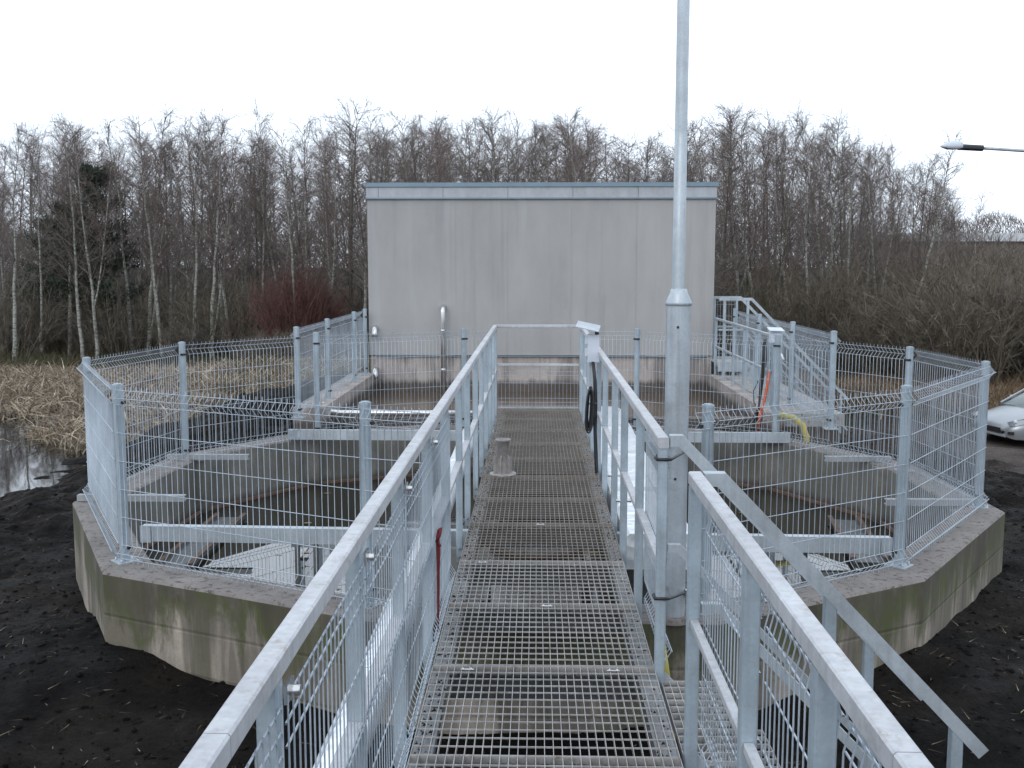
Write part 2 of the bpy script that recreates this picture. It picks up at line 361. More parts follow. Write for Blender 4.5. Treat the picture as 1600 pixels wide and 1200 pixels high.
pb = np.clip(value_noise(GX, GY, .9, 31)*2.2+value_noise(GX, GY, 3.3, 32)*1.6, 0, 1)[..., None]*(1-fm); col = col*(1-pb)+np.array([.021,.0165,.013])*pb
mud = np.clip(value_noise(GX, GY, .8, 23)*3, 0, 1)[..., None]
col = col*(1-rm)+(road*(1-.55*mud))*rm
lt = (np.clip((GY-12)/6, 0, 1)*(GX > 2)*(.55+value_noise(GX, GY, 1.1, 44)))[..., None]*(1-rm)*(1-fm); col = col*(1-lt)+np.array([.085,.068,.058])*lt
me.attributes.new('col', 'FLOAT_COLOR', 'POINT').data.foreach_set('color', np.concatenate([col, np.ones(GX.shape+(1,))], -1).astype('f4').ravel())
me.materials.append(M_GROUND); o = bpy.data.objects.new('ground', me); C.objects.link(o); o['kind'] = 'structure'
def gz(x, y): return float(full_h(np.array([x]), np.array([y]))[0])

b = MB(); b.box(-70, -7.9, 2, 34, -1.7, -1.46)
b = MB(); b.add([(-70,0,-1.46),(-7.6,8,-1.46),(-7.6,34,-1.46),(-70,34,-1.46)], [(0,1,2,3)]); b.build('pond_water', M_PONDW, kind='structure')
b = MB(); b.add([(x,y,-.60) for x,y in offset_poly(TANK, .2)], [tuple(range(12))[::-1]]); o = b.build('tank_water', M_TANKW, kind='structure')
b = MB(); b.add([(-2.8,13.4,-.04),(2.95,13.4,-.04),(2.95,17.35,-.04),(-2.8,17.35,-.04)], [(0,1,2,3)]); b.build('basin_water', M_BASINW, kind='structure')

# ------------------------------------------------------------------ concrete tank, basin
tank = thing('settling_tank', 'low twelve-sided concrete tank with mossy streaked walls, crossed by the grating walkway', 'tank', (0, 9.7, -1.6))
def ring(P, Q, z0, z1, name, face):
    n = len(P); m_ = MB()
    if face == 'out':
        for i in range(n):            # subdivided so that the rim can be a little uneven
            j = (i+1) % n; m_.add([(*P[i],z0),(*P[j],z0),(*P[j],z1),(*P[i],z1)], [(3,2,1,0)])
    return m_
mo, mi, mt = MB(), MB(), MB()
for i in range(12):
    j = (i+1) % 12; K = 8
    for k in range(K):
        a, c = k/K, (k+1)/K
        def L(P, u): return (P[i][0]*(1-u)+P[j][0]*u, P[i][1]*(1-u)+P[j][1]*u)
        A0, A1, B0, B1 = L(TANK, a), L(TANK, c), L(TIN, a), L(TIN, c)
        def bev(A, B, d): return (A[0]+(B[0]-A[0])*d, A[1]+(B[1]-A[1])*d)
        C0, C1, D0, D1 = bev(A0,B0,.05), bev(A1,B1,.05), bev(B0,A0,.05), bev(B1,A1,.05)
        mo.add([(*A0,-1.8),(*A1,-1.8),(*A1,-.015),(*A0,-.015)], [(3,2,1,0)])
        mi.add([(*B0,-1.8),(*B1,-1.8),(*B1,-.015),(*B0,-.015)], [(0,1,2,3)])
        mt.add([(*A0,-.015),(*A1,-.015),(*C1,0),(*C0,0),(*D0,0),(*D1,0),(*B1,-.015),(*B0,-.015)], [(0,3,2,1)[::-1],(3,4,5,2),(4,7,6,5)])
mo.build('outer_face', M_CWALL, tank); mi.build('inner_face', M_CIN, tank); mt.build('wall_top', M_CTOP, tank)
m_ = MB()                                    # rusty overflow rim round the inside
RIM = offset_poly(TANK, .37)
for i in range(12):
    if i in (9,10,11): continue
    m_.beam((*RIM[i],-.585), (*RIM[(i+1)%12],-.585), .035, .035)
m_.build('overflow_rim', M_RUST, tank)
for i in range(12):                          # pilasters on the inner corners
    x, y = TIN[i]; m_ = MB(); r = .09
    if y > 8.0: m_.prism([(x-r,y-r),(x+r,y-r),(x+r,y+r),(x-r,y+r)], -1.2, -.02); m_.build('pilaster', M_CIN, tank)
basin = thing('rear_basin', 'rectangular concrete basin with stained walls between round tank and building', 'basin', (0, 15.4, -1.5))
for nm, bx in (('side_wall', (-3.12,-2.72,13.05,17.28,-1.6,.27)), ('front_wall', (-2.72,2.86,13.43,13.66,-1.6,.09))):
    m_ = MB(); m_.box(*bx); m_.build(nm, M_CBASE, basin)
m_ = MB(); m_.box(2.86, 3.06, 12.7, 17.28, -1.6, .27); m_.build('side_wall', M_CBASE, basin)
m_ = MB(); m_.box(3.06, 3.75, 12.6, 17.6, .12, .28); m_.build('deck', M_CDECK, basin)
m_ = MB(); m_.box(3.062, 3.70, 12.65, 17.5, -1.6, .12); m_.build('deck_support', M_CBASE, basin)

# centre drum of the tank, seen through the grating
drum = thing('concrete_drum', 'round concrete drum with rusty rim under the walkway in the tank', 'drum', (.0, 8.0, -1.6))
m_ = MB(); m_.lathe([(.36,-1.6),(.36,-.12),(.30,-.12),(.30,-.5)], .0, 8.0, 28, True); m_.build('shell', M_CDECK, drum)
m_ = MB(); m_.lathe([(.368,-.15),(.368,-.105),(.30,-.105)], .0, 8.0, 28, False); m_.build('rim', M_RUST, drum)

def channel(m_, p, q, h, w, flip=1, t=.012):          # U section, web facing -Y
    p, q = V(p), V(q); d = (q-p).normalized(); a = V((-d.y, d.x, 0))*flip
    m_.beam(p+V((0,0,h/2)), q+V((0,0,h/2)), t, h, ch=0)
    for z in (t/2, h-t/2): m_.beam(p+a*(w/2+t/2)+V((0,0,z)), q+a*(w/2+t/2)+V((0,0,z)), w, t-.001, ch=0)
def dirs(p, q): d = (V(q)-V(p)).normalized(); return d
bm = thing('support_beam', 'galvanised channel beam crossing the tank under the near part of the walkway', 'beam', (-.2, 7.5, 0), 'channel beams')
m_ = MB(); channel(m_, (-3.0,7.62,.004), (2.58,7.40,.004), .118, .06); m_.build('channel', M_GALV, bm)
for x in (-1.80, -1.66, 2.0):
    m_ = MB(); m_.beam((x,7.57,0), (x,7.57,-.42 if x < 0 else -.3), .036, .036, (0,1,0)); m_.build('hanger', M_TROUGH, bm)
for x0, x1, y in ((-3.0,-2.92,7.60),(2.5,2.58,7.385)):
    m_ = MB(); m_.box(x0, x1, y-.012, y-.004, .0, .13); m_.build('end_plate', M_GALV, bm)
bm2 = thing('support_beam', 'galvanised channel beam crossing the tank at the rear, in front of the basin', 'beam', (0, 12.2, 0), 'channel beams')
m_ = MB(); channel(m_, (-2.98,12.2,.004), (2.98,12.1,.004), .118, .06); m_.build('channel', M_GALV, bm2)
for lab, x0, x1, y in (('short steel channel stub lying across the tank wall at its left corner', -4.08, -3.12, 8.93),
                       ('short steel channel stub on the tank wall behind the left fence post', -3.98, -3.1, 10.9),
                       ('short steel channel stub on the far right stretch of tank wall', 3.08, 3.78, 10.95),
                       ('short steel channel stub lying across the tank wall at its right corner', 3.05, 3.92, 8.93)):
    st = thing('channel_stub', lab, 'steel stub', ((x0+x1)/2, y, 0), 'cut channel stubs on the tank wall')
    m_ = MB(); channel(m_, (x0,y,.004), (x1,y,.004), .055, .05); m_.build('channel', M_MUDGALV, st)
for lab, P0, P1 in (('sloping rusty-edged steel trough at the left side of the tank', (-3.22,8.85), (-3.25,10.73)), ('sloping rusty-edged steel trough at the right side of the tank', (3.02,9.2), (3.24,10.77))):
    tr = thing('scum_trough', lab, 'trough', ((P0[0]+P1[0])/2, (P0[1]+P1[1])/2, -.6))
    z = -.555; m_ = MB(); m_.beam((*P0,z-.035), (*P1,z-.035), .26, .012, ch=0); m_.build('bottom', M_TROUGH, tr)
    for s in (-1, 1):
        m_ = MB(); m_.beam((P0[0]+s*.135,P0[1],z-.03), (P1[0]+s*.135,P1[1],z-.03), .012, .06, ch=0); m_.build('side', M_TROUGH, tr)
        m_ = MB(); m_.beam((P0[0]+s*.145,P0[1],z+.012), (P1[0]+s*.145,P1[1],z+.012), .045, .012, ch=0); m_.build('rusty_edge', M_RUST, tr)
for lab, p, q in (('dark wet board floating in the tank near the left front corner', (-2.5,7.62), (-2.0,7.5)), ('dark wet board floating in the tank near the right front corner', (1.95,7.5), (2.42,7.55))):
    m_ = MB(); m_.beam((*p,-.595), (*q,-.595), .10, .03); tag(m_.build('floating_board', M_WOOD), lab, 'board')
# floating leaves
m_ = MB()
for k in range(46):
    x = random.uniform(-2.6, 2.8); y = random.uniform(7.2, 12.2); r = random.uniform(.02, .05); a = random.uniform(0, PI)
    m_.add([(x+r*math.cos(a+i*PI/3)*(1 if i%3 else 1.5), y+r*.6*math.sin(a+i*PI/3), -.594+.002*(i%2)) for i in range(6)], [(0,1,2,3,4,5)])
o = m_.build('floating_leaves', simple('dead_leaf', (.22,.15,.09), .7, 0, 20, .3, 0)); o['kind'] = 'stuff'; o['label'] = 'dead leaves floating on the tank water'

# ------------------------------------------------------------------ wire mesh fences
def wire_panel(p, q, zb, out, H=1.2, pitch=.05, r=.0027, fold=.045, ftop=None, hoops=False, slope=None, tine=.028, interior=None):
    """bent-wire panel between two plan points; out = unit normal the folds point to"""
    m_ = MB(); p, q = V((p[0],p[1],0)), V((q[0],q[1],0)); L = (q-p).length; d = (q-p)/L; nrm = V((out[0],out[1],0)).normalized()
    ft = fold if ftop is None else ftop
    hs = [0,.05,.10]+[.1+.2*k for k in range(1, int(round((H-.2)/.2))+1)]
    hs = [h for h in hs if h < H-.101]+[H-.1,H-.05,H]
    prof = [(-.028,0),(0,0),(.05,fold),(.10,0),(H-.1,0),(H-.05,ft),(H,0),(H+tine,0)]
    n = max(2, int(round(L/pitch))); z_at = (lambda u: zb) if slope is None else (lambda u: slope[0]*(1-u)+slope[1]*u)
    for k in range(n+1):
        u = (k+.0)/n; u = min(max(u, .004), .996); base = p+(q-p)*u+V((0,0,z_at(u)))
        jit = random.uniform(-.0025, .0025)
        pts = [base+nrm*o_+d*jit+V((0,0,h)) for h, o_ in prof]
        if hoops: pts = pts[:-1]+[base+nrm*.018+V((0,0,H+.018)), base+nrm*.036+V((0,0,H-.012))]
        m_.tube(pts, r, 4, True, False)
    for h in hs:
        o_ = fold if h == .05 else (ft if h == H-.05 else 0)
        a = p+V((0,0,h+z_at(0)))+nrm*(o_+r*1.8); c = q+V((0,0,h+z_at(1)))+nrm*(o_+r*1.8)
        mid = (a+c)/2+nrm*random.uniform(-.006,.006)+V((0,0,random.uniform(-.004,.003)))
        m_.tube([a, mid, c], r*1.15, 4, True, False)
    return m_
def fence_post(root, x, y, z0, z1, ang, ctr_, clips=True, plate=True, w=.06):
    up = (math.cos(ang), math.sin(ang), 0); y_in = (-up[1], up[0])
    if y_in[0]*(ctr_[0]-x)+y_in[1]*(ctr_[1]-y) < 0: y_in = (up[1], -up[0])
    m_ = MB(); m_.beam((x,y,z0), (x,y,z1-.02), w, w, up, .012); po = m_.build('post', M_POST, root)
    m_ = MB(); m_.beam((x,y,z1-.022), (x,y,z1-.006), w+.006, w+.006, up, .014); m_.beam((x,y,z1-.006), (x,y,z1), w*.8, w*.8, up, .012); m_.build('post_cap', M_POST, po)
    if plate:
        m_ = MB(); m_.beam((x,y,z0), (x,y,z0+.008), .15, .15, up, .004)
        for a in range(4):
            bx, by = x+.055*math.cos(ang+PI/4+a*PI/2)*1.2, y+.055*math.sin(ang+PI/4+a*PI/2)*1.2
            m_.tube([(bx,by,z0), (bx,by,z0+.03)], .008, 6)
        m_.build('base_plate', M_GALV, po)
    if clips:
        for zc in (z1-.135, z0+.10):
            m_ = MB(); ix, iy = (-y_in[0], -y_in[1]); cx_, cy_ = x+y_in[0]*.022, y+y_in[1]*.022; m_.beam((cx_-up[0]*.036,cy_-up[1]*.036,zc), (cx_+up[0]*.04,cy_+up[1]*.04,zc), .036, .022, ch=.003); m_.build('clip', M_BLACK, po)
def fence(root, pts, zb, ztop, centre, posts=None, H=1.2, **kw):
    for i in range(len(pts)-1):
        p, q = pts[i], pts[i+1]; e = V((q[0]-p[0], q[1]-p[1])).normalized(); nn = V((-e.y, e.x)); mid = (V(p)+V(q))/2
        if nn.dot(mid-V(centre)) < 0: nn = -nn
        pp = V(p)+nn*.036+e*.012; qq = V(q)+nn*.036-e*.012
        wire_panel(pp, qq, zb, nn, H, **kw).build('mesh_panel', M_WIRE, root)
    n = len(pts)
    for i in (range(n) if posts is None else posts):
        e = V(pts[min(i+1,n-1)])-V(pts[max(i-1,0)]); fence_post(root, *pts[i], kw.get('pz', zb-.03), ztop, math.atan2(e.y, e.x), centre)
ctr = (0, 9.7)
f1 = thing('mesh_fence', 'galvanised wire mesh fence on the left half of the tank wall', 'fence', (-2.9, 7.1, 0), 'wire mesh fences round the tank')
fence(f1, [(-.62,6.02),(-1.04,6.2),(-2.92,7.10),(-4.02,9.12),(-3.79,10.95),(-2.79,12.18)], .03, 1.272, ctr, posts=[1,2,3,4])
f2 = thing('mesh_fence', 'galvanised wire mesh fence on the right half of the tank wall, beyond the stairs', 'fence', (2.5, 7.1, 0), 'wire mesh fences round the tank')
fence(f2, [(.90,6.06),(1.02,6.13),(2.54,7.12),(3.85,8.93),(3.76,10.50),(3.26,11.45)], .03, 1.272, ctr, posts=[1,2,3,4])
f3 = thing('mesh_fence', 'wire mesh fence crossing between the tank and the basin behind it', 'fence', (0, 13.2, 0), 'wire mesh fences round the tank')
fence(f3, [(-2.68,12.48),(-.94,13.32),(-.62,13.36)], .03, 1.275, ctr, posts=[0,1])
fence(f3, [(.66,13.36),(1.29,13.32),(2.84,12.25),(3.26,11.52)], .03, 1.275, ctr, posts=[1,2])
f4 = thing('mesh_fence', 'straight mesh fence along the left side of the rear basin up to the building', 'fence', (-2.85, 14.7, 0), 'mesh fences beside the rear basin')
fence(f4, [(-2.85,12.2),(-2.85,14.02),(-2.85,16.1),(-2.85,17.12)], .30, 1.36, (0,14), H=1.0)
f5 = thing('mesh_fence', 'straight mesh fence along the deck right of the rear basin, behind the thin handrail', 'fence', (3.28, 14.5, 0), 'mesh fences beside the rear basin')
fence(f5, [(3.28,11.5),(3.28,13.35),(3.28,15.35),(3.28,17.25)], .30, 1.365, (0,14), H=1.0)

# ------------------------------------------------------------------ walkway
GZ = .22
walk = thing('walkway', 'straight steel grating walkway leading from the viewer over the tank', 'walkway', (.03, 5, 0))
XL, XR = -.49, .56
joints = [-1.5,-.6,.28,1.16,2.03,2.91,3.79,4.69,5.59,6.43,7.40,8.22,9.10,9.98,10.86,11.74,12.55,13.33]
for s, x in ((1, XL+.0), (-1, XR-.0)):
    m_ = MB(); m_.box(min(x,x+s*.008), max(x,x+s*.008), -1.5, 13.33, .02, GZ-.036); m_.box(min(x+s*.008,x+s*.085), max(x+s*.008,x+s*.085), -1.5, 13.33, GZ-.046, GZ-.036)
    m_.box(min(x+s*.008,x+s*.06), max(x+s*.008,x+s*.06), -1.5, 13.33, .02, .03); m_.build('side_beam', M_MUDGALV, walk)
for y in joints[1:]:
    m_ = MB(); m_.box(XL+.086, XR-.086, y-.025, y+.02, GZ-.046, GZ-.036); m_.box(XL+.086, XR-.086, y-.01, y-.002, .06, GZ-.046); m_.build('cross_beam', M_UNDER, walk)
grate_cache = {}
for i in range(len(joints)-1):
    y0, y1 = joints[i]+.006, joints[i+1]-.006
    m_ = MB(); nb = 31
    for k in range(nb):
        x = XL+.006+(XR-XL-.012)*k/(nb-1); m_.box(x-.0013, x+.0013, y0, y1, GZ-.028, GZ)
    nc = max(3, int(round((y1-y0)/.0745)))
    for k in range(nc+1):
        y = y0+(y1-y0)*k/nc; w = .0014
        m_.box(XL+.006, XR-.006, y-w, y+w, GZ-.006 if 0 < k < nc else GZ-.03, GZ+.0008)
    g = m_.build('grating_panel', M_GRATE if y0 < 6.3 else M_GRATE_D, walk)
    g.location.z += random.uniform(-.0015, .002); 
    for x in ({6:(XL+.17, XR-.2), 7:(.06,), 8:(XL+.15,), 9:(.03,)}.get(i, ())):       # hold-down clips
        m_ = MB()
        for dx in (-.018, .018): m_.tube([(x+dx,y1-.05,GZ-.004),(x+dx,y1-.05,GZ+.010)], .0045, 6)
        m_.beam((x-.03,y1-.05,GZ+.003), (x+.03,y1-.05,GZ+.003), .012, .003, ch=0); m_.build('grating_clip', M_STAINLESS, g)
m_ = MB()                                   # soil crumbs lodged on the beams under the grating
for k in range(5200):
    s = random.random(); r = random.uniform(.003, .011); yy = random.uniform(1.5, 13)
    if k > 2000:
        x = XL+.006+(XR-XL-.012)*random.randint(0,30)/30; yy = 13.3-8*random.random()**1.6; zt_ = GZ-random.uniform(.004,.03); r *= .9
        m_.add([(x-r,yy-r,zt_),(x+r,yy-r*.6,zt_),(x+r*.5,yy+r,zt_),(x,yy,zt_+r*.8)], [(0,1,3),(1,2,3),(2,0,3)]); continue
    if s < .4: x = random.uniform(XL+.01, XL+.08)
    elif s < .6: x = random.uniform(XR-.08, XR-.01)
    else: x = random.uniform(XL+.1, XR-.1); yy = random.choice(joints)+random.uniform(-.024, .018)
    m_.add([(x-r,yy-r,GZ-.036),(x+r,yy-r*.6,GZ-.036),(x+r*.5,yy+r,GZ-.036),(x,yy,GZ-.036+r*1.1)], [(0,1,3),(1,2,3),(2,0,3)])
o = m_.build('soil_crumbs', simple('soil_crumb', (.03,.024,.02), .9)); tag(o, 'dark soil crumbs lodged on the beams under the grating', None, None, 'stuff')

# --- guard rails
RZ = 1.32
def mitred(m_, P, y, w, h):               # rail bent in the x-z plane
    P = [V((x, z)) for x, z in P]; vs = []
    for i, p in enumerate(P):
        d0 = (p-P[i-1]).normalized() if i else (P[1]-p).normalized(); d1 = (P[i+1]-p).normalized() if i < len(P)-1 else d0
        n0 = V((-d0.y, d0.x)); n1 = V((-d1.y, d1.x)); mm = (n0+n1).normalized(); k = h/2/max(.3, mm.dot(n0))
        vs += [(p.x-mm.x*k, y-w/2, p.y-mm.y*k), (p.x-mm.x*k, y+w/2, p.y-mm.y*k), (p.x+mm.x*k, y+w/2, p.y+mm.y*k), (p.x+mm.x*k, y-w/2, p.y+mm.y*k)]
    n = len(P); m_.add(vs, [(i*4+k, i*4+(k+1)%4, (i+1)*4+(k+1)%4, (i+1)*4+k) for i in range(n-1) for k in range(4)]+[(3,2,1,0), tuple((n-1)*4+k for k in range(4))])
def rail_run(root, pts, w=.05, h=.05, name='top_rail', mat=None, gap=.0015):
    for p, q in zip(pts[:-1], pts[1:]):
        p, q = V(p), V(q); d = (q-p).normalized(); m_ = MB(); m_.beam(p+d*gap, q-d*gap, w, h, ch=.005); m_.build(name, mat or M_RAIL, root)
def posts_run(root, x, ys, z0=.03, z1=RZ-.051, w=.045, d=.045):
    for y in ys:
        m_ = MB(); m_.beam((x,y,z0), (x,y,z1), d, w, (1,0,0), .004); po = m_.build('post', M_POST, root)
        m_ = MB(); s = 1 if x < 0 else -1
        for z in (.07, .13): m_.tube([(x+s*.0,y-.03,z),(x+s*.0,y-.045,z)], .008, 6)
        m_.build('bolt', M_STAINLESS, po)
lx = -.535
gl = thing('guard_rail', 'long guard rail along the left side of the walkway, near half lined with mesh', 'guard rail', (lx, 6, GZ), 'guard rails of the walkway')
rail_run(gl, [(lx,-1.4,RZ-.025),(lx,1.64,RZ-.025),(lx,4.4,RZ-.025),(lx,8.1,RZ-.025),(lx,13.32,RZ-.025)])
lys = [-.1,.98,1.98,2.95,3.90,4.95,5.95,7.05,7.9,8.98,9.95,10.9,11.8,12.6,13.3]
posts_run(gl, lx, lys)
for a, c in zip(lys[:-1], lys[1:]):
    m_ = MB(); m_.beam((lx,a+.026,.735), (lx,c-.026,.735), .045, .03, ch=.003); m_.build('mid_rail', M_RAIL, gl)
for a, c in zip(lys[:6], lys[1:7]):
    wire_panel((lx+.032,a+.02), (lx+.032,c-.02), GZ+.02, (-1,0), .98, pitch=.05, r=.0026, fold=-.03, ftop=0, tine=.012).build('mesh_panel', M_WIRE, gl)
    for z in (RZ-.09,):
        m_ = MB(); m_.tube([(lx+.02,a+.05,z),(lx+.052,a+.05,z)], .012, 6); m_.box(lx+.024, lx+.032, a+.02, a+.08, z-.02, z+.02); m_.build('clamp', M_STAINLESS, gl)
# end gate across the far end
ge = thing('guard_rail', 'short guard rail closing the far end of the walkway', 'guard rail', (0, 13.34, GZ), 'guard rails of the walkway')
rail_run(ge, [(lx+.026,13.34,RZ-.02),(.545,13.34,RZ-.02)], .04, .04)
m_ = MB(); m_.beam((lx+.026,13.34,.80), (.545,13.34,.80), .04, .03); m_.build('mid_rail', M_RAIL, ge)
m_ = MB(); m_.beam((lx+.026,13.34,.24), (.545,13.34,.24), .03, .02); m_.build('bottom_rail', M_GALV, ge)
wire_panel((lx+.03,13.36), (.54,13.36), GZ+.04, (0,1), .5, fold=0).build('mesh_panel', M_WIRE, ge)
rx = .575
gr = thing('guard_rail', 'guard rail along the right side of the walkway beyond the stair opening', 'guard rail', (rx, 9, GZ), 'guard rails of the walkway')
rail_run(gr, [(rx,4.63,RZ-.025),(rx,8.2,RZ-.025),(rx,13.32,RZ-.025)])
rys = [4.66,5.68,6.70,7.52,8.60,9.50,10.5,11.4,12.4,13.3]
posts_run(gr, rx, rys)
for a, c in zip(rys[:-1], rys[1:]):
    m_ = MB(); m_.beam((rx,a+.026,.735), (rx,c-.026,.735), .04, .03, ch=.003); m_.build('mid_rail', M_RAIL, gr)
wire_panel((rx+.03,4.70), (rx+.03,5.64), GZ+.02, (1,0), .98, r=.0026, fold=.03, ftop=0, tine=.012).build('mesh_panel', M_WIRE, gr)
for y in (6.74, 7.56):
    m_ = MB(); m_.tube([(rx-.05,y-.04,.55),(rx+.05,y-.04,.55)], .012, 6); m_.build('clamp', M_STAINLESS, gr)
nx_ = .600
gn = thing('guard_rail', 'near guard rail at the right of the walkway, just before the stair opening', 'guard rail', (nx_, 2.5, GZ), 'guard rails of the walkway')
rail_run(gn, [(nx_,-1.4,RZ-.025),(nx_,1.60,RZ-.025),(nx_,3.87,RZ-.025)])
nys = [-.1,.95,2.08,2.82,3.84]
posts_run(gn, nx_, nys, w=.048, d=.048)
for a, c in zip(nys[:-1], nys[1:]):
    m_ = MB(); m_.beam((nx_,a+.027,.745), (nx_,c-.027,.745), .03, .03, ch=.003); m_.build('mid_rail', M_RAIL, gn)
    wire_panel((nx_+.034,a+.03), (nx_+.034,c-.03), GZ+.02, (1,0), .96, r=.0026, fold=.03, ftop=.012, hoops=True).build('mesh_panel', M_WIRE, gn)

# --- stairs down to the right, out of the opening
st = thing('stairs', 'galvanised grating stairs with two sloping handrails going down right from the walkway', 'stairs', (1.3, 4.25, -.7))
for y, x1, zt in ((4.66, 1.80, 1.303), (3.85, 1.72, 1.295)):
    x0 = rx+.03 if y > 4 else nx_+.03; kx = .655 if y > 4 else .70
    sl = 1.045; zend = zt-(x1-kx)*sl
    m_ = MB(); mitred(m_, [(x0,zt),(kx,zt),(x1,zend)], y, .05, .05); m_.build('handrail', M_GALV, st)
    for x, hk in ((1.12,0), (1.62,0)) if y < 4 else ((1.54,0),):
        zz = zt-(x-kx)*sl; m_ = MB(); m_.beam((x,y,gz(x,y)-.1), (x,y,zz), .045, .045, (1,0,0), .004); m_.build('post', M_POST, st)
    for off in (.5,):
        m_ = MB(); mitred(m_, [(x0,zt-off),(kx,zt-off),(x1-.1,zend-off+.1*sl)], y, .035, .035); m_.build('mid_rail', M_GALV, st)
    m_ = MB(); m_.add([(x0-.01,y-.004,.205),(x0-.01,y-.004,-.02),(1.36,y-.004,-.98),(1.56,y-.004,-.80),(x0+.0,y-.004,.205),
                       (x0-.01,y+.004,.205),(x0-.01,y+.004,-.02),(1.36,y+.004,-.98),(1.56,y+.004,-.80),(x0+.0,y+.004,.205)],
                      [(0,1,2,3,4),(9,8,7,6,5),(0,5,6,1),(1,6,7,2),(2,7,8,3),(3,8,9,4),(4,9,5,0)]); m_.build('stringer', M_GALV, st)
for k in range(4):
    xa = .585+.225*k; z = .17-.235*k; m_ = MB()
    for i in range(8): x = xa+.25*i/7; m_.box(x-.0015, x+.0015, 3.865, 4.645, z-.03, z)
    for i in range(12): y = 3.865+.78*i/11; m_.box(xa, xa+.25, y-.0025, y+.0025, z-.02, z+.001)
    m_.build('tread', M_GRATE, st)

# --- lamp pole
PX, PY = .815, 5.99
pole = thing('lamp_pole', 'tall round galvanised pole with a conical step, standing on the tank wall by the stairs', 'pole', (PX, PY, -.0))
m_ = MB(); m_.lathe([(.070,0),(.070,1.86)], PX, PY, 32); lo = m_.build('lower_tube', M_GALV, pole)
m_ = MB(); m_.lathe([(.070,1.86),(.076,1.862),(.076,1.88),(.050,1.935),(.046,1.955),(.036,1.957)], PX, PY, 32); m_.build('cone', M_GALV, pole)
m_ = MB(); m_.lathe([(.0365,1.95),(.0345,4.6),(.0,4.6)], PX-.004, PY, 24); m_.build('upper_tube', M_GALV, pole)
m_ = MB()                                     # curved inspection cover
for i in range(10):
    a0 = -PI/2-.55+i*.11; a1 = a0+.11; r = .0725
    m_.add([(PX+r*math.cos(a0),PY+r*math.sin(a0),.80),(PX+r*math.cos(a1),PY+r*math.sin(a1),.80),(PX+r*math.cos(a1),PY+r*math.sin(a1),1.80),(PX+r*math.cos(a0),PY+r*math.sin(a0),1.80)], [(0,1,2,3)], True)
cv = m_.build('inspection_cover', M_GALV, pole)
for z in (.86, 1.74):
    a = -PI/2-.15; m_ = MB(); m_.tube([(PX+.070*math.cos(a),PY+.070*math.sin(a),z),(PX+.077*math.cos(a),PY+.077*math.sin(a),z)], .008, 8); m_.build('screw', M_BLACK, cv)
m_ = MB(); m_.lathe([(.105,-.01),(.10,.02),(.075,.03)], PX, PY, 20); m_.build('mortar_foot', M_CTOP, pole)
for lab, z0, z1 in (('upper black strap tying the lamp pole to the guard rail post', 1.22, 1.03), ('lower black strap tying the lamp pole to the guard rail post', .57, .17)):
    tie = thing('strap', lab, 'strap', (rx, 4.66, z0), 'black straps holding the pole')
    m_ = MB(); y0 = 4.66
    P = [(rx-.030,y0+.03,z0),(rx-.030,y0-.030,z0),(rx+.030,y0-.030,z0-.001)]
    P += [(PX+.079*math.cos(a),PY+.079*math.sin(a),z1) for a in [-.35+i*.4 for i in range(7)]]+[(rx-.030,y0+.03,z0-.004)]
    m_.tube(P, .0075, 6); m_.build('band', M_BLACK, tie)
    m_ = MB(); m_.box(PX+.066, PX+.095, PY-.055, PY-.025, z1-.02, z1+.02); m_.tube([(PX+.08,PY-.04,z1),(PX+.105,PY-.08,z1-.05)], .004, 5); m_.build('buckle', M_STAINLESS, tie)

# --- junction box with cable on the right rail
jb = thing('junction_box', 'small white enclosure with tilted lid plate on the right guard rail', 'enclosure', (.53, 9.3, .9))
m_ = MB(); m_.beam((.505,9.30,1.215), (.505,9.30,1.475), .085, .10, (0,1,0), .006); m_.box(.455, .56, 9.23, 9.36, 1.225, 1.47); m_.build('box', M_WHITEBOX, jb)
m_ = MB(); m_.add([(.34,9.12,1.545),(.545,9.12,1.500),(.58,9.42,1.535),(.375,9.42,1.58),(.34,9.12,1.552),(.545,9.12,1.507),(.58,9.42,1.542),(.375,9.42,1.587)],
    [(0,1,2,3),(7,6,5,4),(0,4,5,1),(1,5,6,2),(2,6,7,3),(3,7,4,0)]); m_.build('lid_plate', M_GALV, jb)
m_ = MB(); m_.box(.52, .555, 9.25, 9.28, 1.47, 1.515); m_.build('bracket', M_BLACK, jb)
for z in (1.28, 1.39):
    m_ = MB(); m_.box(.432, .457, 9.24, 9.28, z, z+.07); m_.build('latch', M_WHITEBOX, jb)
m_ = MB(); m_.beam((.50,9.37,.95), (.50,9.37,1.30), .045, .03, (0,1,0)); m_.build('back_post', M_GALV, jb)
cb = thing('cable_coil', 'black cable looped and hanging below the white enclosure', 'cable', (.51, 9.2, .7))
m_ = MB(); m_.tube([(.50,9.22,1.23),(.515,9.20,1.08),(.520,9.2,.9),(.518,9.2,.7),(.525,9.2,.5),(.535,9.22,.32),(.55,9.25,.1)], .012, 6); m_.build('cable_strand', M_BLACK, cb)
m_ = MB(); m_.tube([(.51,9.24,1.23),(.530,9.22,1.05),(.538,9.22,.85),(.534,9.22,.6),(.545,9.23,.4),(.56,9.26,.1)], .009, 6); m_.build('cable_strand', M_BLACK, cb)
for k in range(4):
    w_, zt_, zb_ = .012+.007*k, .99+.012*k-.03*(k % 2), .66-.02*k; cx0 = .480
    P = [(cx0+w_*math.sin(a_)*(1.0 if math.cos(a_) > -.3 else 1.15)-.016*(1-math.cos(a_))/2, 9.19-.018*k, (zt_+zb_)/2+(zt_-zb_)/2*math.cos(a_)) for a_ in np.linspace(0, 2*PI, 25)]
    m_ = MB(); m_.tube(P, .0085, 6, True, False); m_.build('cable_strand', M_BLACK, cb)
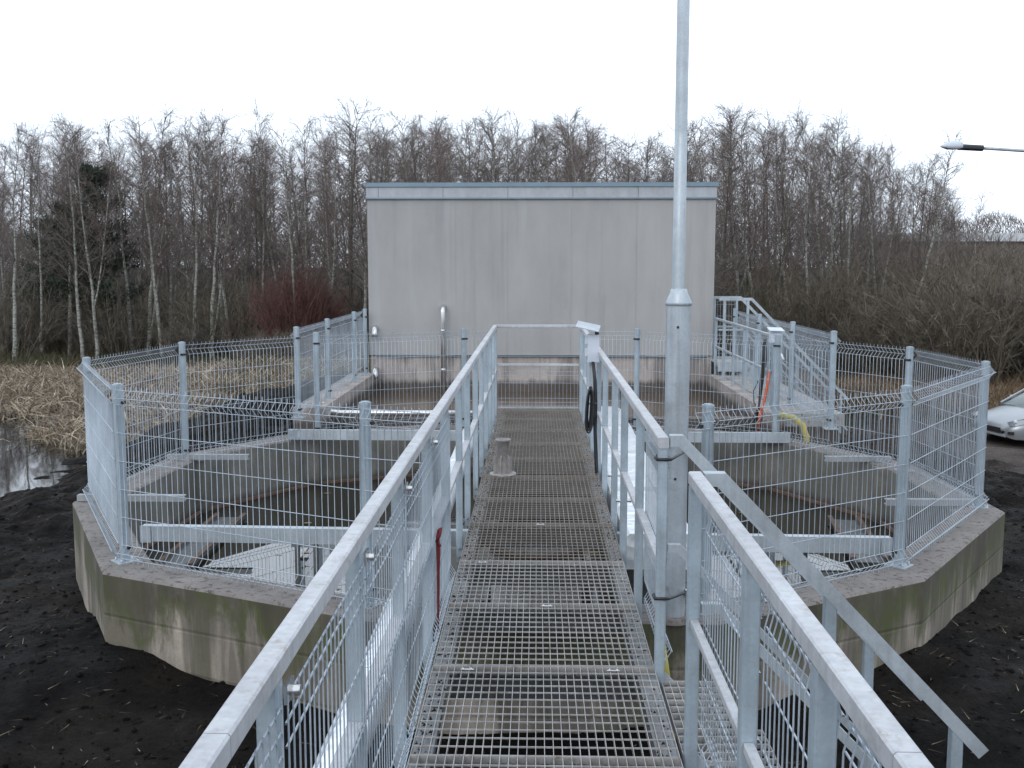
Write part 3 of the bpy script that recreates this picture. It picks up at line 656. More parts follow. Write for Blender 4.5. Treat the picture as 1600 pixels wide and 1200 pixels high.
m_ = MB(); m_.tube([(.455,9.17,.86),(.48,9.13,.865),(.512,9.13,.87),(.54,9.18,.86)], .005, 5); m_.build('cable_tie', M_BLACK, cb)
# --- stub pipe on the grating
sp = thing('pipe_stub', 'short flanged steel pipe stub with gussets standing on the walkway grating', 'pipe stub', (-.30, 9.15, GZ))
m_ = MB(); m_.lathe([(.058,GZ),(.058,GZ+.30),(.070,GZ+.305),(.070,GZ+.32),(.048,GZ+.322),(.048,GZ+.1)], -.30, 9.15, 20); m_.build('tube', M_STUB, sp)
for a in range(6):
    th = a*PI/3+.3; c, s = math.cos(th), math.sin(th); m_ = MB()
    pts = [(.05,GZ+.01),(.088,GZ+.01),(.084,GZ+.15),(.05,GZ+.19)]
    m_.add([(-.30+r*c-s*w,9.15+r*s+c*w,z) for w in (-.004,.004) for r,z in pts], [(0,1,2,3),(7,6,5,4),(0,4,5,1),(1,5,6,2),(2,6,7,3),(3,7,4,0)]); m_.build('gusset', M_STUB, sp)
m_ = MB(); m_.lathe([(.12,GZ+.001),(.12,GZ+.012),(.0,GZ+.012)], -.30, 9.15, 20); m_.build('base_plate', M_STUB, sp)
# --- red strap
rs = thing('red_strap', 'dark red webbing strap knotted on the left guard rail mesh', 'strap', (-.50, 5.0, .9))
m_ = MB(); m_.tube([(-.494,5.05,.75),(-.490,5.04,.68),(-.492,5.05,.55),(-.494,5.06,.4),(-.496,5.05,.25)], [.009,.012,.008,.007,.004], 5); m_.build('webbing', M_RED, rs)
m_ = MB(); m_.tube([(-.497,5.03,.72),(-.480,5.02,.76),(-.474,5.03,.79),(-.488,5.05,.775),(-.497,5.06,.72),(-.480,5.03,.70)], .008, 6); m_.build('knot', M_RED, rs)
# --- clad pipes alongside the walkway
pl = thing('clad_pipe', 'shiny aluminium-clad pipe running along the left side of the walkway', 'pipe', (-.78, 8, .1))
m_ = MB(); P = [(-.78,12.2,-.2),(-.78,12.25,.02),(-.78,12.15,.10),(-.78,12.0,.12)]+[(-.78,y,.12) for y in np.arange(11,3.1,-1.0)]+[(-.78,2.9,.10),(-.79,2.7,0),(-.80,2.66,-.4),(-.8,2.66,-1)]
m_.tube(P, .095, 18); cpipe = m_.build('cladding', M_FOIL, pl)
for y in np.arange(3.6, 12, 1.05):
    m_ = MB(); m_.tube([(-.78,y-.012,.12),(-.78,y+.012,.12)], .099, 18); m_.build('seam_band', M_FOIL, pl)
du = thing('clad_duct', 'wide foil-clad duct lying along the right side of the walkway over the tank', 'duct', (.88, 10, .05))
m_ = MB(); ys = np.linspace(7.15, 13.75, 30)
vs = []
for y in ys:
    w = random.uniform(-.008,.008)
    vs += [(.63,y,-.05),(.63,y,.17+w),(.66,y,.20+w),(.87,y,.205+random.uniform(-.006,.01)),(1.08,y,.20+w),(1.125+w,y,.17),(1.125,y,-.05)]
nv = 7; fs = [(i*nv+k, i*nv+(k+1)%nv, (i+1)*nv+(k+1)%nv, (i+1)*nv+k) for i in range(len(ys)-1) for k in range(nv)]+[tuple(range(nv)), tuple(range((len(ys)-1)*nv, len(ys)*nv))[::-1]]
m_.add(vs, fs); m_.build('cladding', M_FOIL, du)
for y in (8.6, 10.3, 12.0):
    m_ = MB()
    for a_, c_ in (((.622,-.05),(.622,.19)),((.66,.215),(1.08,.215)),((1.135,.18),(1.135,-.05))): m_.beam((a_[0],y,a_[1]), (c_[0],y,c_[1]), .03, .006, (0,1,0), 0)
    m_.build('band', M_STAINLESS, du)
sp2 = thing('steel_pipe', 'thin shiny steel pipe laid across the front wall of the rear basin', 'pipe', (-1.9, 13.5, .1))
m_ = MB(); m_.tube([(-2.85,13.55,.27),(-2.78,13.55,.15),(-2.6,13.55,.135),(-1.5,13.55,.135),(-.68,13.55,.135)], .038, 12); m_.build('tube', M_STAINLESS, sp2)
for x in (-2.3, -1.2): m_ = MB(); m_.box(x-.02, x+.02, 13.5, 13.6, .085, .18); m_.build('clamp', M_STAINLESS, sp2)
yh = thing('yellow_hose', 'yellow hose arching over the tank wall beside the right rear fence post', 'hose', (3.05, 12.3, .2))
m_ = MB(); m_.tube([(2.86,12.3,.30),(2.93,12.28,.31),(3.05,12.25,.285),(3.15,12.2,.20),(3.20,12.2,.06),(3.20,12.2,-.12)], .036, 12); m_.build('tube', M_YEL, yh)
yh = thing('yellow_hose', 'bit of yellow hose standing at the foot of the lamp pole post', 'hose', (.64, 4.8, .1))
m_ = MB(); m_.tube([(.60,4.85,.30),(.63,4.86,.12),(.66,4.88,-.1),(.69,4.9,-.7)], .022, 8); m_.build('tube', M_YEL, yh)

# ------------------------------------------------------------------ building
bd = thing('concrete_building', 'flat-roofed windowless building with aggregate wall panels and blue-grey roof edge', 'building', (.06, 20, -1.5))
BX0, BX1, BY = -2.815, 2.935, 17.3
zs = 3.17
seams = [BX0] + [ (px-839)/1618*17.3 for px in (713, 793, 892, 993) ] + [BX1]
for a, c in zip(seams[:-1], seams[1:]):
    m_ = MB(); m_.box(a+.003, c-.003, BY, BY+.003, .575, zs); m_.build('wall_panel', M_FACADE, bd)
m_ = MB(); m_.box(BX0+.02, BX1-.02, BY+.012, 25.5, -1.5, .56); m_.build('foundation', M_CFND, bd)
m_ = MB(); m_.box(BX0+.03, BX1-.03, BY+.0035, 25.4, .58, 3.16); m_.build('wall_core', M_FACADE, bd)
for x0, x1 in ((BX0, BX0+.029), (BX1-.029, BX1)):
    m_ = MB(); m_.box(x0, x1, BY+.004, 25.4, .575, zs-.001); m_.build('side_wall', M_FACADE, bd)
m_ = MB(); m_.box(BX0+.1, BX1-.1, BY-.035, BY-.002, .552, .568); m_.build('drip_rail', M_CAP, bd)
bs = [BX0-.012]+[(px-839)/1618*17.3 for px in (594, 694, 794, 894, 994)]+[BX1+.012]
for a, c in zip(bs[:-1], bs[1:]):
    m_ = MB(); m_.box(a+.003, c-.003, BY-.03, BY+.2, zs+.012, 3.352+random.uniform(-.002,.002)); m_.build('parapet_sheet', M_BAND, bd)
m_ = MB(); m_.box(BX0-.02, BX1+.02, BY-.042, BY+.2, zs-.012, zs+.011); m_.build('drip_edge', M_CAP, bd)
m_ = MB(); m_.box(BX0-.022, BX1+.03, BY-.052, BY+.35, 3.355, 3.425); m_.box(BX0-.022, BX0+.3, BY+.351, 25.5, 3.355, 3.425); m_.box(BX1-.3, BX1+.03, BY+.351, 25.5, 3.355, 3.425); m_.build('roof_edge', M_CAP, bd)
m_ = MB(); m_.box(BX0+.301, BX1-.301, BY+.352, 25.5, 3.28, 3.33); m_.build('roof', M_BLACK, bd)
vp = thing('vent_pipe', 'stainless pipe rising from the basin and bending into the building wall', 'pipe', (-1.555, 17.15, 0))
m_ = MB(); P = [(-1.555,17.13,-.2),(-1.555,17.13,1.30)]+[(-1.555,17.13+.08*(1-math.cos(a)),1.30+.08*math.sin(a)*1.0) for a in np.linspace(.3,PI/2,5)]+[(-1.555,17.31,1.385)]
m_.tube(P, .043, 14); m_.build('tube', M_STAINLESS, vp)
for z in (.35, 1.0): m_ = MB(); m_.tube([(-1.555,17.13,z-.015),(-1.555,17.13,z+.015)], .048, 14); m_.build('bracket', M_STAINLESS, vp)
for lab, z in (('upper stainless elbow on the left edge of the building wall', 1.02), ('lower stainless elbow at the left foot of the building wall', .32)):
    el = thing('pipe_elbow', lab, 'pipe elbow', (-2.7, 17.2, z)); m_ = MB()
    P = [(-2.70,17.34,z+.02)]+[(-2.70,17.3-.11*math.sin(a),z-.09+.11*math.cos(a)) for a in np.linspace(0,PI/2,6)]+[(-2.70,17.19,z-.13)]
    m_.tube(P, .045, 14); m_.build('tube', M_STAINLESS, el)

# deck handrail, cables, small box, stairs by the building
dr = thing('handrail', 'thin galvanised handrail between the rear basin and its concrete deck', 'handrail', (2.9, 15.2, .28))
dx = 2.96
m_ = MB(); m_.beam((dx,17.2,1.20), (dx,13.0,1.20), .035, .035); m_.build('top_rail', M_GALV, dr)
m_ = MB(); m_.beam((dx,17.2,.74), (dx,13.0,.74), .03, .03); m_.build('mid_rail', M_GALV, dr)
for y in (17.15,16.4,15.6,14.8,14.0,13.25,13.02): m_ = MB(); m_.beam((dx,y,.27), (dx,y,1.18), .04, .04, (1,0,0)); m_.build('post', M_POST, dr)
sb = thing('junction_box', 'small grey enclosure and floodlight at the near end of the deck handrail', 'enclosure', (2.95, 12.8, .5))
m_ = MB(); m_.beam((2.95,12.85,.27), (2.95,12.85,1.30), .05, .05, (1,0,0)); m_.build('post', M_POST, sb)
m_ = MB(); m_.box(2.86, 3.0, 12.74, 12.82, 1.14, 1.28); m_.build('box', M_WHITEBOX, sb)
m_ = MB(); m_.add([(2.84,12.68,1.285),(3.02,12.68,1.28),(3.02,12.86,1.31),(2.84,12.86,1.315),(2.84,12.68,1.292),(3.02,12.68,1.287),(3.02,12.86,1.317),(2.84,12.86,1.322)], [(3,2,1,0),(4,5,6,7),(0,1,5,4),(1,2,6,5),(2,3,7,6),(3,0,4,7)]); m_.build('lid_plate', M_WHITEBOX, sb)
m_ = MB(); m_.beam((2.97,12.7,1.0), (3.0,12.68,.93), .05, .05); m_.build('floodlight', M_STAINLESS, sb)
bc = thing('cable_bundle', 'black cable bundle with an orange hose hanging on the deck handrail', 'cable', (2.85, 13.2, .5))
for k in range(3): m_ = MB(); m_.tube([(2.86+.012*k,13.1,1.15),(2.85+.02*k,13.08,.9),(2.83+.012*k,13.08,.6),(2.82,13.08,.3),(2.80-.03*k,13.1,.12)], .013, 6); m_.build('black_cable', M_BLACK, bc)
for k in range(2): m_ = MB(); m_.tube([(2.93,13.05,.75),(2.92-.01*k,13.04,.6),(2.88,13.04,.42-.03*k),(2.84-.02*k,13.05,.2),(2.82,13.08,-.02)], .016, 6); m_.build('orange_hose', M_ORANGE, bc)
m_ = MB(); m_.tube([(2.80,13.08,.62),(2.74,13.06,.5),(2.75,13.06,.36),(2.80,13.06,.28)], .006, 5); m_.build('cable_loop', M_BLACK, bc)
ps = thing('rear_stairs', 'galvanised platform and stairs going down right beside the building', 'stairs', (4.2, 17.5, -1))
for y, x0, kx, zt, x1 in ((17.0+.0, 2.97, 3.50, 1.525, 5.12), (17.95, 2.97, 3.50, 1.522, 5.15)):
    m_ = MB(); mitred(m_, [(x0,zt),(kx,zt),(x1,zt-(x1-kx)*1.02)], y, .045, .045); m_.build('handrail', M_GALV, ps)
    m_ = MB(); m_.beam((x0,y,zt-.5), (kx,y,zt-.5), .03, .03); m_.beam((kx,y,zt-.5), (x1,y,zt-.5-(x1-kx)*1.02), .03, .03); m_.build('mid_rail', M_GALV, ps)
    m_ = MB(); m_.beam((x0,y,.42), (kx,y,.42), .03, .16, ch=0); m_.beam((kx,y,.42), (x1-.15,y,.42-(x1-.15-kx)*1.02), .03, .16, ch=0); m_.build('stringer', M_GALV, ps)
    for x in (3.06, 3.44, 4.0, 4.5, 5.0):
        zr = zt-max(0, x-kx)*1.02; m_ = MB(); m_.beam((x,y,max(zr-1.35, gz(x,y)-.1)), (x,y,zr-.02), .04, .04, (1,0,0)); m_.build('post', M_POST, ps)
for k in range(7):
    x = 3.5+.21*k; z = .36-.21*k; m_ = MB(); m_.box(x, x+.24, 17.03, 17.92, z-.03, z); m_.build('tread', M_GRATE, ps)
m_ = MB(); m_.box(2.97, 3.49, 17.03, 17.92, .42, .46); m_.build('platform', M_GRATE, ps)
wire_panel((2.98,18.0), (3.46,18.0), .5, (0,1), 1.0, fold=.02).build('mesh_panel', M_WIRE, ps)
# ------------------------------------------------------------------ plants and soil detail
def to_mesh(name, tris, cols=None, mat=None):
    v = np.asarray(tris, 'f4').reshape(-1, 3); n = len(v)//3
    me = bpy.data.meshes.new(name); me.vertices.add(len(v)); me.vertices.foreach_set('co', v.ravel())
    me.loops.add(n*3); me.loops.foreach_set('vertex_index', np.arange(n*3)); me.polygons.add(n)
    me.polygons.foreach_set('loop_start', np.arange(n)*3); me.polygons.foreach_set('loop_total', np.full(n, 3)); me.update()
    if cols is not None:
        c = np.repeat(np.asarray(cols, 'f4'), 3, axis=0); c = np.concatenate([c, np.ones((len(c), 1), 'f4')], 1)
        me.attributes.new('col', 'FLOAT_COLOR', 'POINT').data.foreach_set('color', c.ravel())
    me.materials.append(mat); return me
def ribbon(T, a, b, w0, w1=0):
    d = b-a; s = d.cross(V((random.gauss(0,1), random.gauss(0,1), random.gauss(0,1)))).normalized()
    T.append((a-s*w0, a+s*w0, b+s*w1));
    if w1: T.append((a-s*w0, b+s*w1, b-s*w1))
UPV = V((0,0,1))
def rv(s): return V((random.gauss(0,s), random.gauss(0,s), random.gauss(0,s)))
def make_tree(H, kind, seed, name, mat_tr, mat_tw, dense=1.0):
    random.seed(seed); root = thing(name, 'leafless tree', 'tree', (0,0,0))
    tm = MB(); pts = []; x = y = 0; lean = (random.gauss(0,.085), random.gauss(0,.05)); n = 12
    for i in range(n+1):
        u = i/n; pts.append(V((x, y, u*H))); x += lean[0]*H/n+random.gauss(0,.035); y += lean[1]*H/n+random.gauss(0,.03)
    r0 = .0078*H+.012; rad = [r0*(1-.93*(i/n)**.85) for i in range(n+1)]
    pts[0].z = -.4
    tm.tube(pts, rad, 6, True, False)
    stems = [(pts, rad, H)]
    if random.random() < .35:
        k = random.randint(1, 4); sg = random.choice((-1,1))*random.uniform(.10,.2); ph = random.gauss(0,.04); q = [pts[k]+V((sg*(j**.75)*H/12*1.4, ph*j, (pts[min(k+j,n)].z-pts[k].z)*.93)) for j in range(0, n-k)]
        rr = [rad[k]*.6*(1-.9*j/(n-k)) for j in range(len(q))]; tm.tube(q, rr, 5, True, False); stems.append((q, rr, H))
    T = []
    lo = .28 if kind == 'birch' else .2
    for q, rr, _ in stems:
        m = len(q)-1; nb = int((44 if len(q) > 11 else 24)*dense)
        for b_ in range(nb):
            u = lo+(1-lo)*((b_+random.random())/nb)**.9; f = u*m; i = min(int(f), m-1); base = q[i].lerp(q[i+1], f-i)
            az = random.uniform(0, 2*PI); L = (.07+.20*(1-u)**.7)*H*random.uniform(.6,1.15)*(1.0 if kind == 'birch' else 1.15)
            el = random.uniform(.55,1.15) if kind == 'birch' else random.uniform(.35,1.0)
            d = V((math.cos(az)*math.cos(el), math.sin(az)*math.cos(el), math.sin(el))); p = base; ns = 5; rb = .010+.006*L; 
            for s in range(ns):
                d = (d+rv(.13)+V((0,0,.05 if s < 3 else -.12))).normalized(); e = p+d*L/ns
                w = rb*.7*(1-s/ns)+.003; ribbon(T, p, e, w, w*.8); ribbon(T, p, e, w, w*.8)
                for k in range(random.randint(2,3)):
                    a = p.lerp(e, random.random()); dd = (d+rv(.6)+V((0,0,.15))).normalized(); l = random.uniform(.25,.75)*(1.2-.5*s/ns)
                    c = a+dd*l*.5; c2 = c+(dd+rv(.25)-V((0,0,.10 if kind == 'birch' else 0))).normalized()*l*.5
                    ribbon(T, a, c, .0045, .0032); ribbon(T, c, c2, .0034)
                    for j in range(random.randint(4,6)):
                        a2 = a.lerp(c, random.random()) if j % 2 else c.lerp(c2, random.random())
                        d2 = (dd+rv(.55)+V((0,0,-.25 if kind == 'birch' else .1))).normalized()
                        ribbon(T, a2, a2+d2*random.uniform(.14,.38), .0036)
                p = e
    tr = tm.build('trunk', mat_tr, root, origin=(0,0,0))
    cr = bpy.data.objects.new('crown', to_mesh('crown', [[tuple(p) for p in t] for t in T], None, mat_tw)); C.objects.link(cr); cr.parent = root
    return root
def make_bush(H, Wd, n, seed, mat, name, lab, fine=1.0):
    random.seed(seed); T = []
    for i in range(n):
        az = random.uniform(0, 2*PI); sp = random.random()**.7; p = V((math.cos(az)*Wd*.18*sp, math.sin(az)*Wd*.18*sp, -.1))
        d = V((math.cos(az)*sp*Wd/H*.45, math.sin(az)*sp*Wd/H*.45, 1)).normalized(); L = H*random.uniform(.7,1.05)*(1-.25*sp); ns = 5
        for s in range(ns):
            d = (d+rv(.10)).normalized(); e = p+d*L/ns; w = .010*(1-s/ns)+.004; ribbon(T, p, e, w, w*.8)
            if s: 
                for k in range(4):
                    a = p.lerp(e, random.random()); dd = (d+rv(.42)+V((0,0,.2))).normalized(); l = random.uniform(.25,.6)*min(H,3)/2.6; ribbon(T, a, a+dd*l, .0055)
                    for j in range(2): a2 = a+dd*l*random.random(); ribbon(T, a2, a2+(dd+rv(.5)).normalized()*l*.6, .0045)
            p = e
    root = thing(name, lab, 'bush', (0,0,0))
    c = bpy.data.objects.new('branches', to_mesh('branches', [[tuple(p) for p in t] for t in T], None, mat)); C.objects.link(c); c.parent = root
    return root

TOP = [(-200,200),(0,208),(35,196),(75,235),(112,190),(150,205),(185,238),(222,184),(260,205),(300,190),(345,190),(380,215),(402,180),(440,235),(480,200),(520,200),(550,174),(590,198),(640,195),(690,190),(735,205),(790,184),(850,205),(890,190),(940,200),(1000,235),(1050,205),(1090,215),(1125,182),(1170,200),(1210,192),(1260,200),(1295,188),(1330,222),(1370,235),(1405,222),(1440,262),(1480,290),(1510,310),(1540,352),(1600,350),(1800,340)]
def topy(px):
    for (a, ya), (b_, yb) in zip(TOP[:-1], TOP[1:]):
        if a <= px <= b_: return ya+(yb-ya)*(px-a)/(b_-a)
    return 220
topy0 = topy
def topy(px): return topy0(px)+(10 if px < 1117 else (7 if px < 1300 else 13))
BH = 10.0
protos = []
for k in range(7): protos.append((make_tree(BH, 'birch', 100+k, 'birch_tree', M_BIRCH, M_TWIG if k % 2 else M_TWIG2), 'birch'))
for k in range(5): protos.append((make_tree(BH, 'alder', 200+k, 'alder_tree', M_TRUNKD, M_TWIG, 1.1), 'alder'))
random.seed(42); used = set()
ZL = {('birch','L'): 'pale-trunked leafless birch in the wood left of the building', ('alder','L'): 'dark-trunked leafless tree in the wood left of the building',
      ('birch','M'): 'pale-trunked leafless birch showing behind the building roof', ('alder','M'): 'dark leafless tree showing behind the building roof',
      ('birch','R'): 'pale-trunked leafless birch in the wood right of the building', ('alder','R'): 'dark-trunked leafless tree in the wood right of the building'}
def place_tree(px, Y, ytop, kind=None, hs=1.0, own=None):
    if not 575 < px < 1117: Y *= 1.25
    X = (px-839)/1618*Y; g = gz(X, Y); h = (CAMZ+Y*(412-ytop)/1618*1.0-g)*hs
    c = [i for i, p in enumerate(protos) if kind is None or p[1] == kind]; i = random.choice(c)
    z = 'L' if px < 575 else ('M' if px < 1117 else 'R'); kd = protos[i][1]
    lab = own or ZL[(kd, z)]; grp = {'L':'trees of the wood left of the building','M':'trees behind the building','R':'trees of the wood right of the building'}[z]+', '+('pale trunks' if kd == 'birch' else 'dark trunks')
    s = h/BH*1.02; r = random.uniform(0, 2*PI); sw = s*random.uniform(.9,1.25)
    if i in used: dup(protos[i][0], (X,Y,g), r, (sw,sw,s), lab, grp)
    else:
        o = protos[i][0]; used.add(i); o.location = (X,Y,g); o.rotation_euler = (0,0,r); o.scale = (sw,sw,s); o['label'] = lab; o['group'] = grp
front = [8,55,100,118,145,205,222,247,262,300,322,345,358,402,440,463,478,512,545,566]
ORD = 'first second third fourth fifth sixth seventh eighth ninth tenth eleventh twelfth thirteenth fourteenth fifteenth sixteenth seventeenth eighteenth nineteenth twentieth'.split()
for i_, px in enumerate(front): place_tree(px+random.uniform(-3,3), random.uniform(35.5,40), topy(px)+random.uniform(-4,12), 'birch' if random.random() < .8 else None, own='bare tree, %s from the left in the front row left of the building' % ORD[i_])
for i_, px in enumerate([1125,1150,1163,1190,1212,1240,1262,1290,1322,1345,1375,1405,1430,1460,1490,1520]): place_tree(px+random.uniform(-5,5), random.uniform(36,40), topy(px)+random.uniform(-2,14), 'birch' if random.random() < .55 else None, own='bare tree, %s from the building in the front row right of it' % ORD[i_])
for row, (Y0, Y1, step, dy) in enumerate(((41,47,40,22),(48,55,34,14),(56,66,26,6),(60,72,26,22))):
    px = -130+row*9
    while px < 1740:
        if px > 1500 and row > 1: break
        place_tree(px, random.uniform(Y0, Y1), topy(px)+random.uniform(0, 45)+dy*.3, 'alder' if random.random() < .55 else 'birch'); px += step*random.uniform(.7,1.35)
for px in range(590, 1110, 21): place_tree(px+random.uniform(-7,7), random.uniform(30,46), topy(px)+random.uniform(-4,26), None)
# pines
def make_pine(H, seed):
    random.seed(seed); root = thing('pine_tree', 'dark green pine', 'tree', (0,0,0)); tm = MB(); tm.tube([(0,0,-.3),(.05,0,H*.5),(0,.05,H*.95)], [.14,.09,.02], 7); tm.build('trunk', M_TRUNKD, root, origin=(0,0,0)); T = []
    for b_ in range(95):
        u = .22+.78*random.random(); az = random.uniform(0,2*PI); L = (1.05-u)**.6*H*.36*random.uniform(.6,1.1)+.2; d = V((math.cos(az), math.sin(az), random.uniform(.1,.5))).normalized(); p = V((0,0,u*H))
        for s in range(6):
            e = p+d*L/6; ribbon(T, p, e, .015, .012)
            if s > 0:
                for k in range(13):
                    c = p.lerp(e, random.random())+rv(.10); dd = (d*.6+rv(.6)+V((0,0,.4))).normalized(); ribbon(T, c, c+dd*random.uniform(.16,.34), .03)
            p = e; d = (d+rv(.1)+V((0,0,.04))).normalized()
    c = bpy.data.objects.new('crown', to_mesh('crown', [[tuple(p) for p in t] for t in T], None, M_NEEDLE)); C.objects.link(c); c.parent = root; return root
p1 = make_pine(6.2, 5)
def put(o, px, Y, s, lab): X = (px-839)/1618*Y; o.location = (X,Y,gz(X,Y)); o.scale = (s,s,s if not isinstance(s, tuple) else s); o['label'] = lab
put(p1, 150, 49.5, 1.0, 'taller dark green pine among the bare birches at the left'); p1.scale = (1.2, 1.2, 1.40)
for px, Y, s, lab in ((106, 50.5, 1.0, 'lower dark green pine just left of the taller pine among the birches'), (72, 52, .9, 'small dark pine at the left end of the pine group')):
    X = (px-839)/1618*Y; dup(p1, (X,Y,gz(X,Y)), 2.1*s, (s*1.1, s*1.1, s*1.12), lab)
# bushes
bl = 'bare brown bush in the undergrowth of the wood'
bp = [make_bush(2.6, 3.0, 55, 300+k, M_BUSHTW if k != 1 else M_TWIG, 'bare_bush', bl) for k in range(4)]
bg_ = 'bare bushes in the undergrowth'; ub = set(); random.seed(5)
def place_bush(px, Y, h, w=1.0, lab=None):
    Y *= 1.22; h *= 1.22
    X = (px-839)/1618*Y; i = random.randrange(4); s = h/2.6; sc = (s*w, s*w, s)
    zl = lab or ('bare bush in the undergrowth left of the building' if px < 845 else 'bare bush in the undergrowth right of the building')
    zg = 'undergrowth bushes left of the building' if px < 845 else 'undergrowth bushes right of the building'
    if i in ub: o = dup(bp[i], (X,Y,gz(X,Y)), random.uniform(0,6), sc, zl, zg)
    else: ub.add(i); o = bp[i]; o.location = (X,Y,gz(X,Y)); o.scale = sc; o['label'] = zl; o['group'] = zg
for k in range(56): px = random.uniform(-120, 590); place_bush(px, random.uniform(37.5, 50), random.uniform(1.6, 3.6), 1.3)
for k in range(18): px = random.uniform(395, 560); place_bush(px, random.uniform(32, 34.5), random.uniform(.9, 1.35), 1.5)
for k in range(14): px = random.uniform(440, 600); place_bush(px, random.uniform(33, 37), random.uniform(1.0, 1.7), 1.3)
for k in range(64): px = random.uniform(1110, 1740); place_bush(px, random.uniform(36, 50), random.uniform(2.4, 4.6), 1.25)
for k in range(26): px = random.uniform(1370, 1700); place_bush(px, random.uniform(30.5, 36), random.uniform(2.4, 4.0)*(.8 if px < 1430 else 1.1), 1.3)
for k in range(12): px = random.uniform(1120, 1400); place_bush(px, random.uniform(33, 37), random.uniform(1.2, 2.2), 1.3)
rb = make_bush(2.15, 3.6, 330, 77, M_REDTW, 'red_bush', 'domed dark red dogwood bush at the edge of the wood left of the building')
X = (466-839)/1618*44; rb.location = (X, 44, gz(X, 44)+.3); rb.scale = (1.35, 1.2, 1.95)
# dense wood far behind, one mass
T = []; random.seed(9)
def thicket(n, Y0, Y1, hfun, w, l):
    for k in range(n):
        px = random.uniform(-260, 1880); Y = random.uniform(Y0, Y1); X = (px-839)/1618*Y; hm = hfun(px, Y); z = -2.3+hm*random.random()**.85
        d = (V((random.gauss(0,.45), random.gauss(0,.45), 1))).normalized(); a = V((X,Y,z)); ll = random.uniform(.4,1)*l; e = a+d*ll; ribbon(T, a, e, w, w*.4)
thicket(56000, 66, 86, lambda px, Y: max(2.0, (CAMZ+1.5+Y*(412-(topy(px)+120+25*math.sin(px*.045)))/1618)), .020, 1.5)
thicket(30000, 58, 70, lambda px, Y: 5.2+.8*math.sin(px*.03), .016, 1.2)
me = to_mesh('distant_thicket', [[tuple(p) for p in t] for t in T], None, M_TWIG); o = bpy.data.objects.new('distant_thicket', me); C.objects.link(o)
tag(o, 'dense brown thicket filling the wood behind the first trees', 'thicket', None, 'stuff')
# far hill of trees at the right
T = []
for k in range(16000):
    px = random.uniform(1430, 1900); Y = random.uniform(95, 115); X = (px-839)/1618*Y; top = (CAMZ+Y*(412-(346+6*math.sin(px*.06)))/1618); z = random.uniform(-1.5, top)
    a = V((X,Y,z)); ribbon(T, a, a+(V((random.gauss(0,.5),0,1))).normalized()*random.uniform(.5,1.4), .03)
me = to_mesh('far_treeline', [[tuple(p) for p in t] for t in T], None, M_TWIG); o = bpy.data.objects.new('far_treeline', me); C.objects.link(o)
tag(o, 'far tree line beyond the long low building at the right', 'treeline', None, 'stuff')
fb = thing('far_building', 'long low building with pale roof seen through twigs at the far right', 'building', (40, 88, -1.5))
m_ = MB(); m_.box(30, 60, 86, 96, -1.5, 3.9); m_.build('wall', simple('far_wall', (.18,.15,.13), .9), fb)
m_ = MB(); m_.box(29.5, 60.5, 85.5, 96.5, 3.9, 4.55); m_.build('roof', simple('far_roof', (.55,.57,.60), .7), fb)
for k in range(9): m_ = MB(); m_.box(31+3*k, 32.6+3*k, 85.95, 86.02, 1.2, 2.6); m_.build('window', M_BLACK, fb)

# blades: reeds and grasses as coloured ribbons
def blades(n, region, lo, hi, wd, pal, flat=.6, seed=1, seg=2, clump=None, z_min=None):
    r = random; r.seed(seed); T = []; Cc = []
    k = 0; cl = [region(r) for _ in range(clump)] if clump else None
    xs = []
    while k < n:
        if cl: c = r.choice(cl); x, y = c[0]+r.gauss(0,.22), c[1]+r.gauss(0,.22)
        else:
            q = region(r); 
            if q is None: continue
            x, y = q
        xs.append((x, y)); k += 1
    zz = full_h(np.array([p[0] for p in xs]), np.array([p[1] for p in xs]))
    for (x, y), z in zip(xs, zz):
        z = float(z)
        if z_min is not None: z = max(z, z_min)
        p = V((x, y, z-.02)); az = r.uniform(0, 2*PI); tilt = r.uniform(.1, 1)*flat; d = V((math.cos(az)*tilt, math.sin(az)*tilt, 1-tilt*.75)).normalized(); L = r.uniform(lo, hi); w = wd*r.uniform(.6, 1.3)
        c = r.choice(pal); f = r.uniform(.7, 1.25); c = tuple(v*f for v in c)
        s = d.cross(rv(1)).normalized()*w
        for i in range(seg):
            e = p+d*L/seg; w2 = s*(1-(i+1)/seg)
            T.append((tuple(p-s), tuple(p+s), tuple(e+w2))); Cc.append(c)
            if i < seg-1: T.append((tuple(p-s), tuple(e+w2), tuple(e-w2))); Cc.append(c)
            s = w2; p = e; d = (d+V((math.cos(az)*.5, math.sin(az)*.5, -.55))*flat+rv(.12)).normalized()
    return T, Cc
straw = [(.31,.25,.175),(.22,.17,.12),(.42,.35,.26),(.10,.075,.055),(.30,.26,.21),(.15,.12,.09)]
def reg_reed(r):
    while True:
        x = r.uniform(-27, -5.6); y = r.uniform(18.2, 33.5)
        sh = 23.2+.35*math.sin(x*1.9)
        if x > -10.5: sh = 18.9+ (max(0, -8.6-x))*1.0
        if y < sh: continue
        if x > -6.6-.02*(y-18) and y < 24: continue
        if abs(x) > .60*y: continue
        return x, y
T1, C1 = blades(26000, reg_reed, .3, .7, .016, straw, .95, 3, 3, None, -1.5)
T2, C2 = blades(20000, reg_reed, .4, 1.0, .017, straw, .9, 4, 3, 420, -1.5)
me = to_mesh('dry_reeds', T1+T2, C1+C2, M_PLANT); o = bpy.data.objects.new('dry_reeds', me); C.objects.link(o)
tag(o, 'flattened straw-coloured dry reeds along the pond at the left', 'reeds', None, 'stuff')
def reg_g(r):
    while True:
        y = r.uniform(28, 60); x = r.uniform(-.56, .52)*y
        if -9 < x < -3 or y > 32 or x > 6: return x, y
T1, C1 = blades(40000, reg_g, .3, .8, .013, [(.065,.05,.03),(.045,.05,.02),(.09,.07,.045),(.035,.05,.015),(.055,.04,.03)], .6, 6, 2)
